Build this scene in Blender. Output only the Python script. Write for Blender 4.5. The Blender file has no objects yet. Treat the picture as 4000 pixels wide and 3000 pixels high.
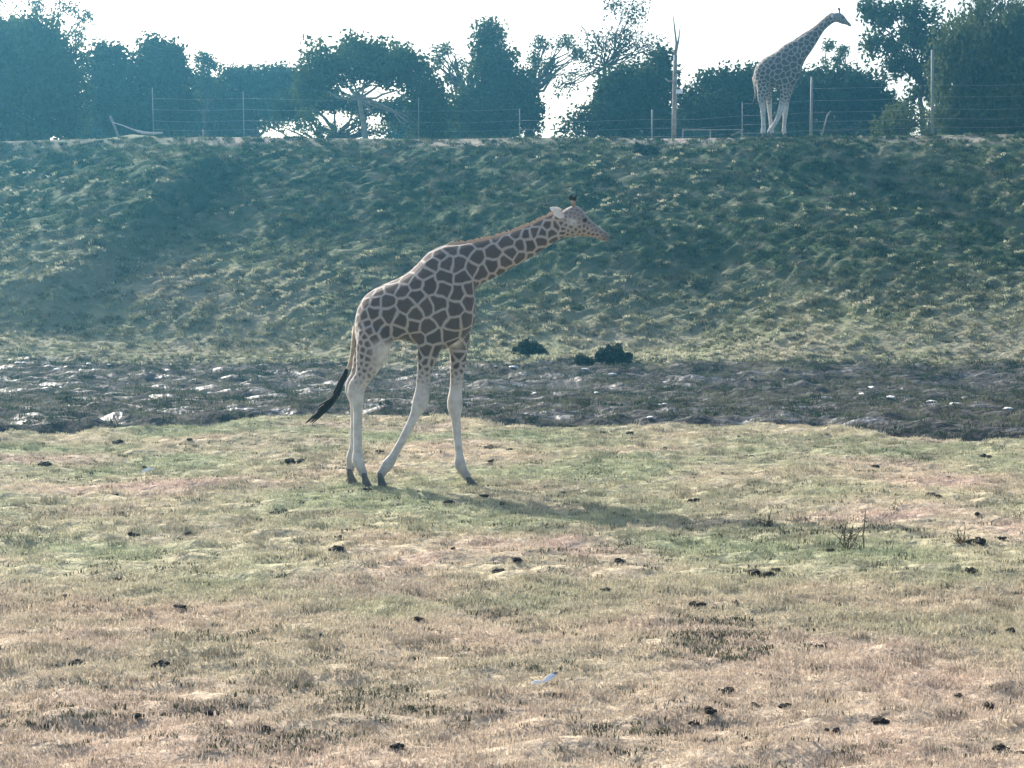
import bpy, bmesh, math, random
import numpy as np
from mathutils import Vector, Matrix, Quaternion, kdtree

# ------------------------------------------------------------------ camera, sky, sun, exposure
S = bpy.context.scene
COL = S.collection
CAM_H = 2.5
F_PX = 7463.0                      # focal length in photo pixels (photo is 4000 x 3000)
PITCH = math.atan(453.0 / F_PX)
cd = bpy.data.cameras.new('camera'); cam = bpy.data.objects.new('camera', cd); COL.objects.link(cam)
cam.location = (0, 0, CAM_H); cam.rotation_euler = (math.pi / 2 - PITCH, 0, 0)
cd.sensor_width = 36.0; cd.lens = F_PX / 4000.0 * 36.0; cd.clip_end = 3000; cd.clip_start = 0.05
S.camera = cam

SUN_EL = math.radians(33.0)
SUN_AZ = math.radians(-38.0)       # measured from +Y (view direction) towards +X
to_sun = Vector((math.sin(SUN_AZ) * math.cos(SUN_EL), math.cos(SUN_AZ) * math.cos(SUN_EL), math.sin(SUN_EL)))
W = bpy.data.worlds.new('World'); S.world = W; W.use_nodes = True
wn = W.node_tree.nodes; wl = W.node_tree.links
bg = wn['Background']; bg.inputs['Strength'].default_value = 0.12
sky = wn.new('ShaderNodeTexSky'); sky.sky_type = 'NISHITA'; sky.sun_disc = False
sky.sun_elevation = SUN_EL; sky.sun_rotation = SUN_AZ
sky.air_density = 1.0; sky.dust_density = 4.0; sky.ozone_density = 1.0; sky.altitude = 50
wl.new(sky.outputs[0], bg.inputs['Color'])
sd = bpy.data.lights.new('sun', 'SUN'); sd.energy = 3.6; sd.angle = math.radians(0.6); sd.color = (1.0, 0.93, 0.84)
sun = bpy.data.objects.new('sun', sd); COL.objects.link(sun); sun.location = (-40, 60, 60)
sun.rotation_euler = to_sun.to_track_quat('Z', 'Y').to_euler()
S.view_settings.view_transform = 'Standard'; S.view_settings.look = 'None'
S.view_settings.exposure = 1.42; S.view_settings.gamma = 1.0; S.view_settings.use_curve_mapping = False
S.cycles.use_denoising = True
S.cycles.max_bounces = 6; S.cycles.volume_bounces = 0; S.cycles.transparent_max_bounces = 12

HAZE_DENSITY = 0.00152
HAZE_COLOR = (0.13, 0.48, 0.74)

# ------------------------------------------------------------------ helpers
def P(px, py, Y):
    """world point seen at photo pixel (px, py) at distance Y ahead of the camera"""
    a = (px - 2000) / F_PX; b = (1500 - py) / F_PX
    cp, sp = math.cos(PITCH), math.sin(PITCH)
    d = Vector((a, cp + b * sp, -sp + b * cp))
    return Vector((0, 0, CAM_H)) + d * (Y / d.y)

def hash2(ix, iy, seed):
    h = (ix.astype(np.int64) * 374761393 + iy.astype(np.int64) * 668265263 + seed * 1442695041) & 0xFFFFFFFF
    h = ((h ^ (h >> 13)) * 1274126177) & 0xFFFFFFFF
    h = h ^ (h >> 16)
    return (h & 0xFFFFFF) / float(0x1000000)

def noise(x, y, seed=0):
    x = np.asarray(x, float); y = np.asarray(y, float)
    ix = np.floor(x); iy = np.floor(y); fx = x - ix; fy = y - iy
    ux = fx * fx * fx * (fx * (fx * 6 - 15) + 10); uy = fy * fy * fy * (fy * (fy * 6 - 15) + 10)
    def g(ox, oy):
        a = hash2(ix + ox, iy + oy, seed) * 2 * np.pi
        return np.cos(a) * (fx - ox) + np.sin(a) * (fy - oy)
    return ((g(0, 0) * (1 - ux) + g(1, 0) * ux) * (1 - uy) + (g(0, 1) * (1 - ux) + g(1, 1) * ux) * uy) * 1.5

def fbm(x, y, seed=0, octv=3):
    s = 0; a = 1.0; f = 1.0
    for o in range(octv):
        s = s + a * noise(x * f, y * f, seed + o * 17); a *= 0.5; f *= 2.03
    return s

def sstep(a, b, t):
    t = np.clip((t - a) / (b - a), 0, 1); return t * t * (3 - 2 * t)

def mesh_obj(name, verts, faces, mat=None, parent=None, smooth=False, link=True):
    me = bpy.data.meshes.new(name)
    me.from_pydata([tuple(v) for v in verts], [], [tuple(f) for f in faces]); me.update()
    if smooth: me.polygons.foreach_set('use_smooth', [True] * len(me.polygons))
    o = bpy.data.objects.new(name, me)
    if link: COL.objects.link(o)
    if mat: me.materials.append(mat)
    if parent: o.parent = parent
    return o

def np_mesh(name, verts, faces, mat=None, smooth=False, link=True):
    """fast mesh from numpy; faces all with the same vertex count"""
    verts = np.asarray(verts, np.float32); faces = np.asarray(faces, np.int32)
    me = bpy.data.meshes.new(name)
    k = faces.shape[1]
    me.vertices.add(len(verts)); me.vertices.foreach_set('co', verts.ravel())
    me.loops.add(faces.size); me.loops.foreach_set('vertex_index', faces.ravel())
    me.polygons.add(len(faces)); me.polygons.foreach_set('loop_start', np.arange(0, faces.size, k, dtype=np.int32))
    me.polygons.foreach_set('use_smooth', np.full(len(faces), smooth, bool))
    me.update(calc_edges=True); me.validate()
    o = bpy.data.objects.new(name, me)
    if link: COL.objects.link(o)
    if mat: me.materials.append(mat)
    return o

def tag(o, label=None, cat=None, group=None, kind=None):
    if label: o['label'] = label
    if cat: o['category'] = cat
    if group: o['group'] = group
    if kind: o['kind'] = kind
    return o

def empty(name, loc=(0, 0, 0)):
    o = bpy.data.objects.new(name, None); COL.objects.link(o); o.location = loc
    o.empty_display_size = 0.2
    return o

class MB:
    """collects shapes for one mesh"""
    def __init__(s): s.v = []; s.f = []
    def tube(s, pts, rad, n=8, cap=True, flat=None):
        base = len(s.v); pts = [Vector(p) for p in pts]
        up = None
        for i, p in enumerate(pts):
            t = (pts[min(i + 1, len(pts) - 1)] - pts[max(i - 1, 0)])
            if t.length < 1e-9: t = Vector((0, 0, 1))
            t.normalize()
            if up is None:
                up = Vector((0, 1, 0)) if abs(t.y) < 0.9 else Vector((1, 0, 0))
            a = (up - t * up.dot(t)).normalized(); b = t.cross(a); up = a
            r = rad[i] if hasattr(rad, '__len__') else rad
            for k in range(n):
                an = 2 * math.pi * k / n
                s.v.append(p + (a * math.cos(an) + b * math.sin(an)) * r)
        for i in range(len(pts) - 1):
            for k in range(n):
                q = base + i * n; s.f.append((q + k, q + (k + 1) % n, q + n + (k + 1) % n, q + n + k))
        if cap:
            s.f.append(tuple(base + k for k in reversed(range(n))))
            q = base + (len(pts) - 1) * n; s.f.append(tuple(q + k for k in range(n)))
        return s
    def rings(s, rings):
        """loft through rings of points (same count), capped"""
        base = len(s.v); n = len(rings[0])
        for r in rings: s.v.extend(Vector(p) for p in r)
        for i in range(len(rings) - 1):
            q = base + i * n
            for k in range(n): s.f.append((q + k, q + (k + 1) % n, q + n + (k + 1) % n, q + n + k))
        s.f.append(tuple(base + k for k in reversed(range(n))))
        q = base + (len(rings) - 1) * n; s.f.append(tuple(q + k for k in range(n)))
        return s
    def box(s, c, h):
        b = len(s.v); c = Vector(c)
        for z in (-1, 1):
            for y in (-1, 1):
                for x in (-1, 1): s.v.append(c + Vector((x * h[0], y * h[1], z * h[2])))
        for f in ((0, 2, 3, 1), (4, 5, 7, 6), (0, 1, 5, 4), (2, 6, 7, 3), (0, 4, 6, 2), (1, 3, 7, 5)):
            s.f.append(tuple(b + i for i in f))
        return s
    def build(s, name, mat=None, parent=None, smooth=True, link=True):
        return mesh_obj(name, s.v, s.f, mat, parent, smooth, link)

# ------------------------------------------------------------------ materials
def new_mat(name):
    m = bpy.data.materials.new(name); m.use_nodes = True
    return m, m.node_tree.nodes, m.node_tree.links

def N(nodes, typ, **kw):
    n = nodes.new(typ)
    for k, v in kw.items():
        if k in n.inputs: n.inputs[k].default_value = v
        else: setattr(n, k, v)
    return n

def rgb(c): return (c[0], c[1], c[2], 1.0)

def mix(nodes, links, fac, a, b, mode='MIX'):
    n = nodes.new('ShaderNodeMix'); n.data_type = 'RGBA'; n.blend_type = mode
    for sock, val in ((n.inputs['Factor'], fac), (n.inputs['A'], a), (n.inputs['B'], b)):
        if isinstance(val, (int, float)): sock.default_value = val
        elif isinstance(val, tuple): sock.default_value = rgb(val)
        else: links.new(val, sock)
    return n.outputs['Result']

def noise_fac(nodes, links, vec, scale, lo, hi, detail=3.0, rough=0.55):
    t = nodes.new('ShaderNodeTexNoise'); t.inputs['Scale'].default_value = scale; t.inputs['Detail'].default_value = detail
    t.inputs['Roughness'].default_value = rough
    links.new(vec, t.inputs['Vector'])
    mr = nodes.new('ShaderNodeMapRange'); mr.inputs['From Min'].default_value = lo; mr.inputs['From Max'].default_value = hi
    links.new(t.outputs['Fac'], mr.inputs['Value'])
    return mr.outputs['Result']

def plain(name, c, rough=0.8, var=0.25, scale=20, bump=0.0, spec=0.2):
    m, n, l = new_mat(name); b = n['Principled BSDF']
    b.inputs['Roughness'].default_value = rough; b.inputs['Specular IOR Level'].default_value = spec
    tc = n.new('ShaderNodeTexCoord')
    f = noise_fac(n, l, tc.outputs['Object'], scale, 0.3, 0.7)
    l.new(mix(n, l, f, tuple(x * (1 - var) for x in c), tuple(min(1, x * (1 + var)) for x in c)), b.inputs['Base Color'])
    if bump:
        bp = n.new('ShaderNodeBump'); bp.inputs['Strength'].default_value = bump; bp.inputs['Distance'].default_value = 0.02
        l.new(f, bp.inputs['Height']); l.new(bp.outputs['Normal'], b.inputs['Normal'])
    return m

STRAW = (0.53, 0.455, 0.34); PINK = (0.51, 0.395, 0.345); GREEN = (0.30, 0.345, 0.215); DGREEN = (0.085, 0.135, 0.05)

def field_colour(n, l):
    """colour of the turf by place on the field: straw, pinkish dead grass and green patches"""
    g = n.new('ShaderNodeNewGeometry'); pos = g.outputs['Position']
    f1 = noise_fac(n, l, pos, 0.33, 0.34, 0.62, 4.0)
    f2 = noise_fac(n, l, pos, 0.45, 0.42, 0.70, 3.0)
    sep = n.new('ShaderNodeSeparateXYZ'); l.new(pos, sep.inputs[0])
    near = n.new('ShaderNodeMapRange'); near.inputs['From Min'].default_value = 10; near.inputs['From Max'].default_value = 17
    near.inputs['To Min'].default_value = 0.25; near.inputs['To Max'].default_value = 0.85
    l.new(sep.outputs['Y'], near.inputs['Value'])
    mm = n.new('ShaderNodeMath'); mm.operation = 'MULTIPLY'; l.new(f1, mm.inputs[0]); l.new(near.outputs[0], mm.inputs[1])
    npk = n.new('ShaderNodeMapRange'); npk.inputs['From Min'].default_value = 18; npk.inputs['From Max'].default_value = 11
    npk.inputs['To Min'].default_value = 0.0; npk.inputs['To Max'].default_value = 0.55
    l.new(sep.outputs['Y'], npk.inputs['Value'])
    pk = n.new('ShaderNodeMath'); pk.operation = 'MAXIMUM'; l.new(f2, pk.inputs[0]); l.new(npk.outputs[0], pk.inputs[1])
    c = mix(n, l, pk.outputs[0], STRAW, PINK)
    c = mix(n, l, mm.outputs[0], c, GREEN)
    return c, pos

def blade_mat(name, colour_fn, transl=0.35, spread=0.45):
    m, n, l = new_mat(name); n.remove(n['Principled BSDF']); out = n['Material Output']
    c = colour_fn(n, l)
    oi = n.new('ShaderNodeObjectInfo')
    mr = n.new('ShaderNodeMapRange'); mr.inputs['To Min'].default_value = 1 - spread; mr.inputs['To Max'].default_value = 1 + spread * 0.6
    l.new(oi.outputs['Random'], mr.inputs['Value'])
    vm = n.new('ShaderNodeVectorMath'); vm.operation = 'SCALE'; l.new(c, vm.inputs[0]); l.new(mr.outputs[0], vm.inputs['Scale'])
    d = n.new('ShaderNodeBsdfDiffuse'); t = n.new('ShaderNodeBsdfTranslucent'); mx = n.new('ShaderNodeMixShader')
    mx.inputs[0].default_value = transl
    l.new(vm.outputs[0], d.inputs['Color']); l.new(vm.outputs[0], t.inputs['Color'])
    l.new(d.outputs[0], mx.inputs[1]); l.new(t.outputs[0], mx.inputs[2]); l.new(mx.outputs[0], out.inputs['Surface'])
    return m

m_turf = blade_mat('turf_blades', lambda n, l: field_colour(n, l)[0], 0.35, 0.35)

m_clump = blade_mat('clump_blades', lambda n, l: field_colour(n, l)[0], 0.12, 0.35)

def slope_col(n, l):
    g = n.new('ShaderNodeNewGeometry'); pos = g.outputs['Position']
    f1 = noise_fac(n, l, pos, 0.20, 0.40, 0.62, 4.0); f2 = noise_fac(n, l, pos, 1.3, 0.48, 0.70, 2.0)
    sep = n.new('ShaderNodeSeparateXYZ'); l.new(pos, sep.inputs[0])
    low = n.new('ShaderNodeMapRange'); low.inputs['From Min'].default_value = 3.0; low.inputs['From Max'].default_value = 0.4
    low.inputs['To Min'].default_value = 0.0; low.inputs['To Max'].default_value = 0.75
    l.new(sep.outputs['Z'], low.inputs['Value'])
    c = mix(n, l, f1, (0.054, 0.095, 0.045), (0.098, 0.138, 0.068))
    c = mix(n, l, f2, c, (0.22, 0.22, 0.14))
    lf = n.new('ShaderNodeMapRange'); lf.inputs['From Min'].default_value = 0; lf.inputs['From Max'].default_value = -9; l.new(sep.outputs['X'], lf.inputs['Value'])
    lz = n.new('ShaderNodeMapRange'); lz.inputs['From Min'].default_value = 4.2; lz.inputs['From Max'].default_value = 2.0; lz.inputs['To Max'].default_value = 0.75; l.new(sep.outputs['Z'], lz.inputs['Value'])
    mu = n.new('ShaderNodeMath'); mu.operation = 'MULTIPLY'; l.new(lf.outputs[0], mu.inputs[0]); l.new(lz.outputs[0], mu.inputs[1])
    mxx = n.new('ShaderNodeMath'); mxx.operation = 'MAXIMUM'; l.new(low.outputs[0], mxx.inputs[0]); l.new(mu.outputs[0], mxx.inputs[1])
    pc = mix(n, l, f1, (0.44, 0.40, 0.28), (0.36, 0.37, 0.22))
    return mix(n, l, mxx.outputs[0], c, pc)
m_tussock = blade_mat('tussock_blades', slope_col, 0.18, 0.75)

def pale_col(n, l):
    g = n.new('ShaderNodeNewGeometry'); f1 = noise_fac(n, l, g.outputs['Position'], 0.25, 0.35, 0.65, 3.0)
    return mix(n, l, f1, (0.32, 0.36, 0.23), (0.48, 0.45, 0.33))
m_palegrass = blade_mat('pale_grass_blades', pale_col, 0.42, 0.35)

def wet_col(n, l):
    g = n.new('ShaderNodeNewGeometry'); pos = g.outputs['Position']
    f1 = noise_fac(n, l, pos, 0.5, 0.42, 0.62, 3.0)
    return mix(n, l, f1, (0.040, 0.062, 0.042), (0.17, 0.17, 0.12))
m_wet = blade_mat('wet_grass_blades', wet_col, 0.3, 0.6)
m_darkgrass_shade = blade_mat('dark_grass_and_shade_blades', lambda n, l: mix(n, l, 0.5, (0.070, 0.092, 0.052), (0.105, 0.105, 0.075)), 0.2, 0.5)  # grass of the dark patches, also the painted shade dashes on the turf

def leaf_mat(name, a, b):
    m, n, l = new_mat(name); n.remove(n['Principled BSDF']); out = n['Material Output']
    g = n.new('ShaderNodeNewGeometry')
    f = noise_fac(n, l, g.outputs['Position'], 1.1, 0.35, 0.65, 3.0)
    c = mix(n, l, f, a, b)
    d = n.new('ShaderNodeBsdfDiffuse'); t = n.new('ShaderNodeBsdfTranslucent'); mx = n.new('ShaderNodeMixShader')
    mx.inputs[0].default_value = 0.25
    l.new(c, d.inputs['Color']); l.new(c, t.inputs['Color'])
    l.new(d.outputs[0], mx.inputs[1]); l.new(t.outputs[0], mx.inputs[2]); l.new(mx.outputs[0], out.inputs['Surface'])
    return m
LEAF = [leaf_mat('leaf_dark', (0.030, 0.048, 0.024), (0.052, 0.078, 0.035)),
        leaf_mat('leaf_mid', (0.042, 0.066, 0.030), (0.075, 0.105, 0.034)),
        leaf_mat('leaf_olive', (0.06, 0.085, 0.035), (0.115, 0.14, 0.06))]
m_bushleaf = leaf_mat('bush_leaf', (0.026, 0.036, 0.027), (0.042, 0.056, 0.038))
m_bark = plain('bark', (0.10, 0.085, 0.07), 0.9, 0.35, 6, 0.6)
m_palebark = plain('pale_bark', (0.26, 0.245, 0.22), 0.9, 0.3, 5, 0.5)
m_post = plain('weathered_post', (0.21, 0.21, 0.20), 0.85, 0.2, 8, 0.3)
m_wire = plain('galvanised_wire', (0.20, 0.21, 0.215), 0.5, 0.15, 30, 0, 0.5)
m_clod = plain('dark_clod', (0.035, 0.030, 0.025), 0.95, 0.4, 40, 0.8)
m_white = plain('white_paint', (0.8, 0.8, 0.8), 0.5, 0.04, 8)
m_feather = plain('white_feather', (0.82, 0.82, 0.80), 0.7, 0.06, 60)
m_featherg = plain('grey_feather', (0.30, 0.31, 0.33), 0.7, 0.15, 60)
m_twig = plain('dry_twig', (0.075, 0.06, 0.034), 0.9, 0.3, 30)
m_stone = plain('pale_stone', (0.62, 0.61, 0.60), 0.55, 0.15, 25, 0.3, 0.4)
m_hoof = plain('hoof', (0.105, 0.098, 0.092), 0.6, 0.25, 20)
m_hair = plain('dark_hair', (0.022, 0.018, 0.016), 0.8, 0.3, 30)
m_eye, _n, _l = new_mat('eye'); _n['Principled BSDF'].inputs['Base Color'].default_value = (0.01, 0.008, 0.006, 1); _n['Principled BSDF'].inputs['Roughness'].default_value = 0.15

# ground: turf on the field, mud in the flooded hollow, rough grass on the bank, bare soil where the edge is cut
m_ground, n, l = new_mat('ground'); b = n['Principled BSDF']; b.inputs['Roughness'].default_value = 0.95; b.inputs['Specular IOR Level'].default_value = 0.1
fc, pos = field_colour(n, l)
fcd = mix(n, l, 1.0, fc, (0.72, 0.70, 0.66), 'MULTIPLY')
def attr(nm):
    a = n.new('ShaderNodeAttribute'); a.attribute_name = nm; return a.outputs['Fac']
mmap = n.new('ShaderNodeMapping'); mmap.inputs['Scale'].default_value = (0.5, 1.6, 1.0); l.new(pos, mmap.inputs['Vector'])
mudf = noise_fac(n, l, mmap.outputs[0], 1.7, 0.35, 0.65, 5.0)
mud = mix(n, l, mudf, (0.020, 0.022, 0.023), (0.068, 0.066, 0.060))
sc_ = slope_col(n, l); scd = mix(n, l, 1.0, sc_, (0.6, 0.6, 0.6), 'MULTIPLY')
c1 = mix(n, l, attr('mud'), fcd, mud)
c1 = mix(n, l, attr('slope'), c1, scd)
c1 = mix(n, l, attr('soil'), c1, (0.30, 0.265, 0.215))
l.new(c1, b.inputs['Base Color'])
smap = n.new('ShaderNodeMapping'); smap.inputs['Scale'].default_value = (0.35, 2.2, 1.0); l.new(pos, smap.inputs['Vector'])
wetf = noise_fac(n, l, smap.outputs[0], 0.9, 0.51, 0.62, 3.0)
wm = n.new('ShaderNodeMath'); wm.operation = 'MULTIPLY'; l.new(attr('mud'), wm.inputs[0]); l.new(wetf, wm.inputs[1])
rr = n.new('ShaderNodeMapRange'); rr.inputs['To Min'].default_value = 0.95; rr.inputs['To Max'].default_value = 0.30; l.new(wm.outputs[0], rr.inputs['Value']); l.new(rr.outputs[0], b.inputs['Roughness'])
rs = n.new('ShaderNodeMapRange'); rs.inputs['To Min'].default_value = 0.1; rs.inputs['To Max'].default_value = 0.30; l.new(wm.outputs[0], rs.inputs['Value']); l.new(rs.outputs[0], b.inputs['Specular IOR Level'])
bp = n.new('ShaderNodeBump'); bp.inputs['Strength'].default_value = 0.8; bp.inputs['Distance'].default_value = 0.12
bn = n.new('ShaderNodeTexNoise'); bn.inputs['Scale'].default_value = 7; bn.inputs['Detail'].default_value = 6; l.new(pos, bn.inputs['Vector'])
l.new(bn.outputs['Fac'], bp.inputs['Height']); l.new(bp.outputs['Normal'], b.inputs['Normal'])

# water: shallow rippled floodwater
m_water, n, l = new_mat('floodwater'); b = n['Principled BSDF']
b.inputs['Base Color'].default_value = (0.03, 0.035, 0.035, 1); b.inputs['Roughness'].default_value = 0.05; b.inputs['IOR'].default_value = 1.33
g = n.new('ShaderNodeNewGeometry')
wv = n.new('ShaderNodeTexNoise'); wv.inputs['Scale'].default_value = 7.0; wv.inputs['Detail'].default_value = 3; l.new(g.outputs['Position'], wv.inputs['Vector'])
bp = n.new('ShaderNodeBump'); bp.inputs['Strength'].default_value = 1.0; bp.inputs['Distance'].default_value = 0.5
l.new(wv.outputs['Fac'], bp.inputs['Height']); l.new(bp.outputs['Normal'], b.inputs['Normal'])

# ------------------------------------------------------------------ terrain
EDGE_PX = [(-1500, 1690), (0, 1690), (450, 1685), (620, 1672), (800, 1662), (950, 1640), (1300, 1628), (1700, 1632), (1900, 1664), (2150, 1668), (2400, 1668),
           (2900, 1672), (3300, 1682), (3450, 1708), (3650, 1712), (3800, 1724), (4000, 1712), (5500, 1715)]
_ex = []; _ey = []
for px, py in EDGE_PX:
    Y = F_PX * CAM_H / (py - 1047.0); _ex.append((px - 2000) / F_PX * Y); _ey.append(Y)
def edge_y(x):
    return np.interp(x, _ex, _ey) + 0.35 * fbm(x * 0.55, x * 0 + 3.3, 5, 3)

CREST_PX = [(-1500, 560), (0, 548), (400, 538), (800, 531), (1300, 536), (1700, 540), (2100, 534), (2600, 538), (3100, 531), (3500, 527), (4000, 520), (5500, 520)]
_cx = [(p[0] - 2000) / F_PX * 70 for p in CREST_PX]
_cz = [P(p[0], p[1], 70.0).z for p in CREST_PX]

def ridges(x, y):
    """height of the grass ridges combed slantwise across the bank"""
    u = (x + y) / 1.414; v = (y - x) / 1.414
    wob = 0.5 * noise(x * 0.35, y * 0.35, 44)
    return 0.075 * noise(u / 1.3, (v + wob) / 0.46, 41) + 0.105 * noise(u / 0.6, (v + wob) / 0.22, 42)

def H(x, y, fine=True):
    x = np.asarray(x, float); y = np.asarray(y, float)
    field = 0.05 * fbm(x * 0.22, y * 0.22, 1, 3) - 0.02
    if fine:
        field = field + 0.030 * fbm(x * 1.5, y * 2.0, 2, 2) + 0.055 * noise(x * 2.6, y * 4.8, 12)
    ye = edge_y(x)
    drop = sstep(0, 0.75, y - ye)
    lip = 0.10 * np.exp(-((y - ye + 0.5) / 0.6) ** 2) * (0.5 + noise(x * 0.9, y * 0.5, 9))
    d_ = y - ye
    step = sstep(1.2 + 0.5 * noise(x * 0.5, x * 0 + 1.7, 25), 2.6 + 0.5 * noise(x * 0.5, x * 0 + 1.7, 25), d_)
    dip = np.exp(-((y - 46.3) / 2.7) ** 2)
    flood = -0.55 + 0.47 * step - 0.18 * sstep(34, 42, y) + 0.26 * sstep(47.5, 53, y) - 0.13 * dip
    flood = flood + (0.07 + 0.08 * dip) * fbm(x * 0.5, y * 0.38, 21, 3) * step
    if fine: flood = flood + 0.10 * fbm(x * 1.1, y * 1.9, 23, 3) + 0.05 * noise(x * 2.6, y * 3.4, 24)
    cz = np.interp(x, _cx, _cz)
    foot = 51.5 + 1.0 * noise(x * 0.12, 0 * x + 7, 31)
    t = np.clip((y - foot) / (71.0 - foot), 0, 1.0)
    t2 = np.where(t < 0.22, t * t / 0.44, t - 0.11) / 0.89
    t2 = t2 - 0.012 * np.exp(-((t - 1) / 0.05) ** 2)
    prof = t2
    bank = (cz + 0.12) * prof
    onb = sstep(0.02, 0.16, t) * (1 - sstep(0.90, 1.0, t))
    if fine:
        ridge = ridges(x, y)
        bank = bank + onb * sstep(0.08, 0.34, t) * (ridge + 0.05 * fbm(x * 1.3, y * 1.3, 43, 2))
    bank = bank + onb * 0.35 * fbm(x * 0.11, y * 0.14, 46, 2)
    # shallow fold running down the left of the bank
    gx = -12.2 + (y - 57.5) * 0.27 + 0.5 * noise(y * 0.4, y * 0 + 4.4, 47)
    bank = bank + onb * 0.75 * (1 - sstep(-0.9, 0.0, x - gx)) * sstep(-9, -1.5, x - gx) * sstep(54.5, 57.5, y) * (1 - sstep(66, 69.5, y))
    low = field * (1 - drop) + flood * drop + lip * (1 - drop)
    z = np.where(t > 0, low * (1 - sstep(0, 0.25, t)) + bank, low)
    return z

def axis(parts):
    out = []
    for a, b_, d in parts:
        k = max(1, int(round((b_ - a) / d))); out.extend(np.linspace(a, b_, k, endpoint=False))
    out.append(parts[-1][1]); return np.array(out)
xs = axis([(-320, -60, 20), (-60, -26, 1.6), (-26, -10, 0.125), (-10, 10, 0.095), (10, 26, 0.125), (26, 60, 1.6), (60, 320, 20)])
ys = axis([(-60, 0, 6), (0, 8, 0.5), (8, 30, 0.085), (30, 34, 0.11), (34, 51, 0.13), (51, 72.5, 0.10), (72.5, 120, 1.2), (120, 480, 18)])
X, Y = np.meshgrid(xs, ys)
Z = H(X, Y)
nx, ny = len(xs), len(ys)
V = np.stack([X.ravel(), Y.ravel(), Z.ravel()], 1)
i0 = (np.arange(ny - 1)[:, None] * nx + np.arange(nx - 1)[None, :]).ravel()
ground = np_mesh('ground', V, np.stack([i0, i0 + 1, i0 + 1 + nx, i0 + nx], 1), m_ground, True)
tag(ground, kind='structure')
ye = edge_y(X)
a_mud = sstep(-0.05, 0.25, Y - ye + 0.25 * noise(X * 2, Y * 2, 71)) * (1 - sstep(50.0, 53.5, Y + 2.2 * noise(X * .35, Y * .5, 72)))
a_slope = sstep(50.0, 53.5, Y + 2.2 * noise(X * .35, Y * .5, 72))
crest_w = sstep(69.6, 70.6, Y + 0.5 * noise(X * 0.3, Y * 0.8, 73)) * (1 - sstep(73.2, 74.5, Y)) * (0.35 + 0.65 * sstep(-0.2, 0.3, noise(X * 0.15, Y * 0.3, 74)))
a_soil = crest_w
for nm, arr in (('mud', a_mud), ('slope', a_slope), ('soil', a_soil)):
    at = ground.data.attributes.new(nm, 'FLOAT', 'POINT'); at.data.foreach_set('value', arr.ravel().astype(np.float32))

# floodwater sheet in the hollow
wx = np.linspace(-22, 22, 60); wy = np.linspace(40.5, 51.2, 20)
WX, WY = np.meshgrid(wx, wy)
i0 = (np.arange(19)[:, None] * 60 + np.arange(59)[None, :]).ravel()
water = np_mesh('water', np.stack([WX.ravel(), WY.ravel(), np.where((WY < 41.5) | (WY > 50.5), -0.75, -0.355).ravel()], 1), np.stack([i0, i0 + 1, i0 + 61, i0 + 60], 1), m_water, True)
tag(water, 'shallow floodwater lying in strips at the foot of the bank', 'water', kind='structure')

# ------------------------------------------------------------------ scattered grass (uncountable): geometry-node instances
rng = np.random.default_rng(11); random.seed(5)

def tuft_mesh(name, nb, radius, h0, h1, width, lean, mat, bias=(0, 0), seg=2, sx=1.0, sy=1.0):
    v = []; f = []
    for k in range(nb):
        a = random.uniform(0, 2 * math.pi); r = radius * math.sqrt(random.random())
        bx, by = r * math.cos(a) * sx, r * math.sin(a) * sy
        h = random.uniform(h0, h1); la = random.uniform(0, 2 * math.pi); lm = h * lean * random.uniform(0.3, 1.2)
        dx, dy = math.cos(la) * lm + bias[0] * h, math.sin(la) * lm + bias[1] * h
        wa = random.uniform(0, math.pi); w = width * random.uniform(0.6, 1.2)
        wx_, wy_ = math.cos(wa) * w / 2, math.sin(wa) * w / 2
        b0 = len(v)
        for s in range(seg):
            t = s / seg; ww = 1 - 0.5 * t
            cx, cy, cz = bx + dx * t * t, by + dy * t * t, h * (t - 0.25 * lean * t * t) - 0.015 * (s == 0)
            v.append((cx - wx_ * ww, cy - wy_ * ww, cz)); v.append((cx + wx_ * ww, cy + wy_ * ww, cz))
        v.append((bx + dx, by + dy, h * (1 - 0.25 * lean)))
        for s in range(seg - 1): f.append((b0 + 2 * s, b0 + 2 * s + 1, b0 + 2 * s + 3, b0 + 2 * s + 2))
        f.append((b0 + 2 * seg - 2, b0 + 2 * seg - 1, b0 + 2 * seg))
    return mesh_obj(name, v, f, mat, link=False)

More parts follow.
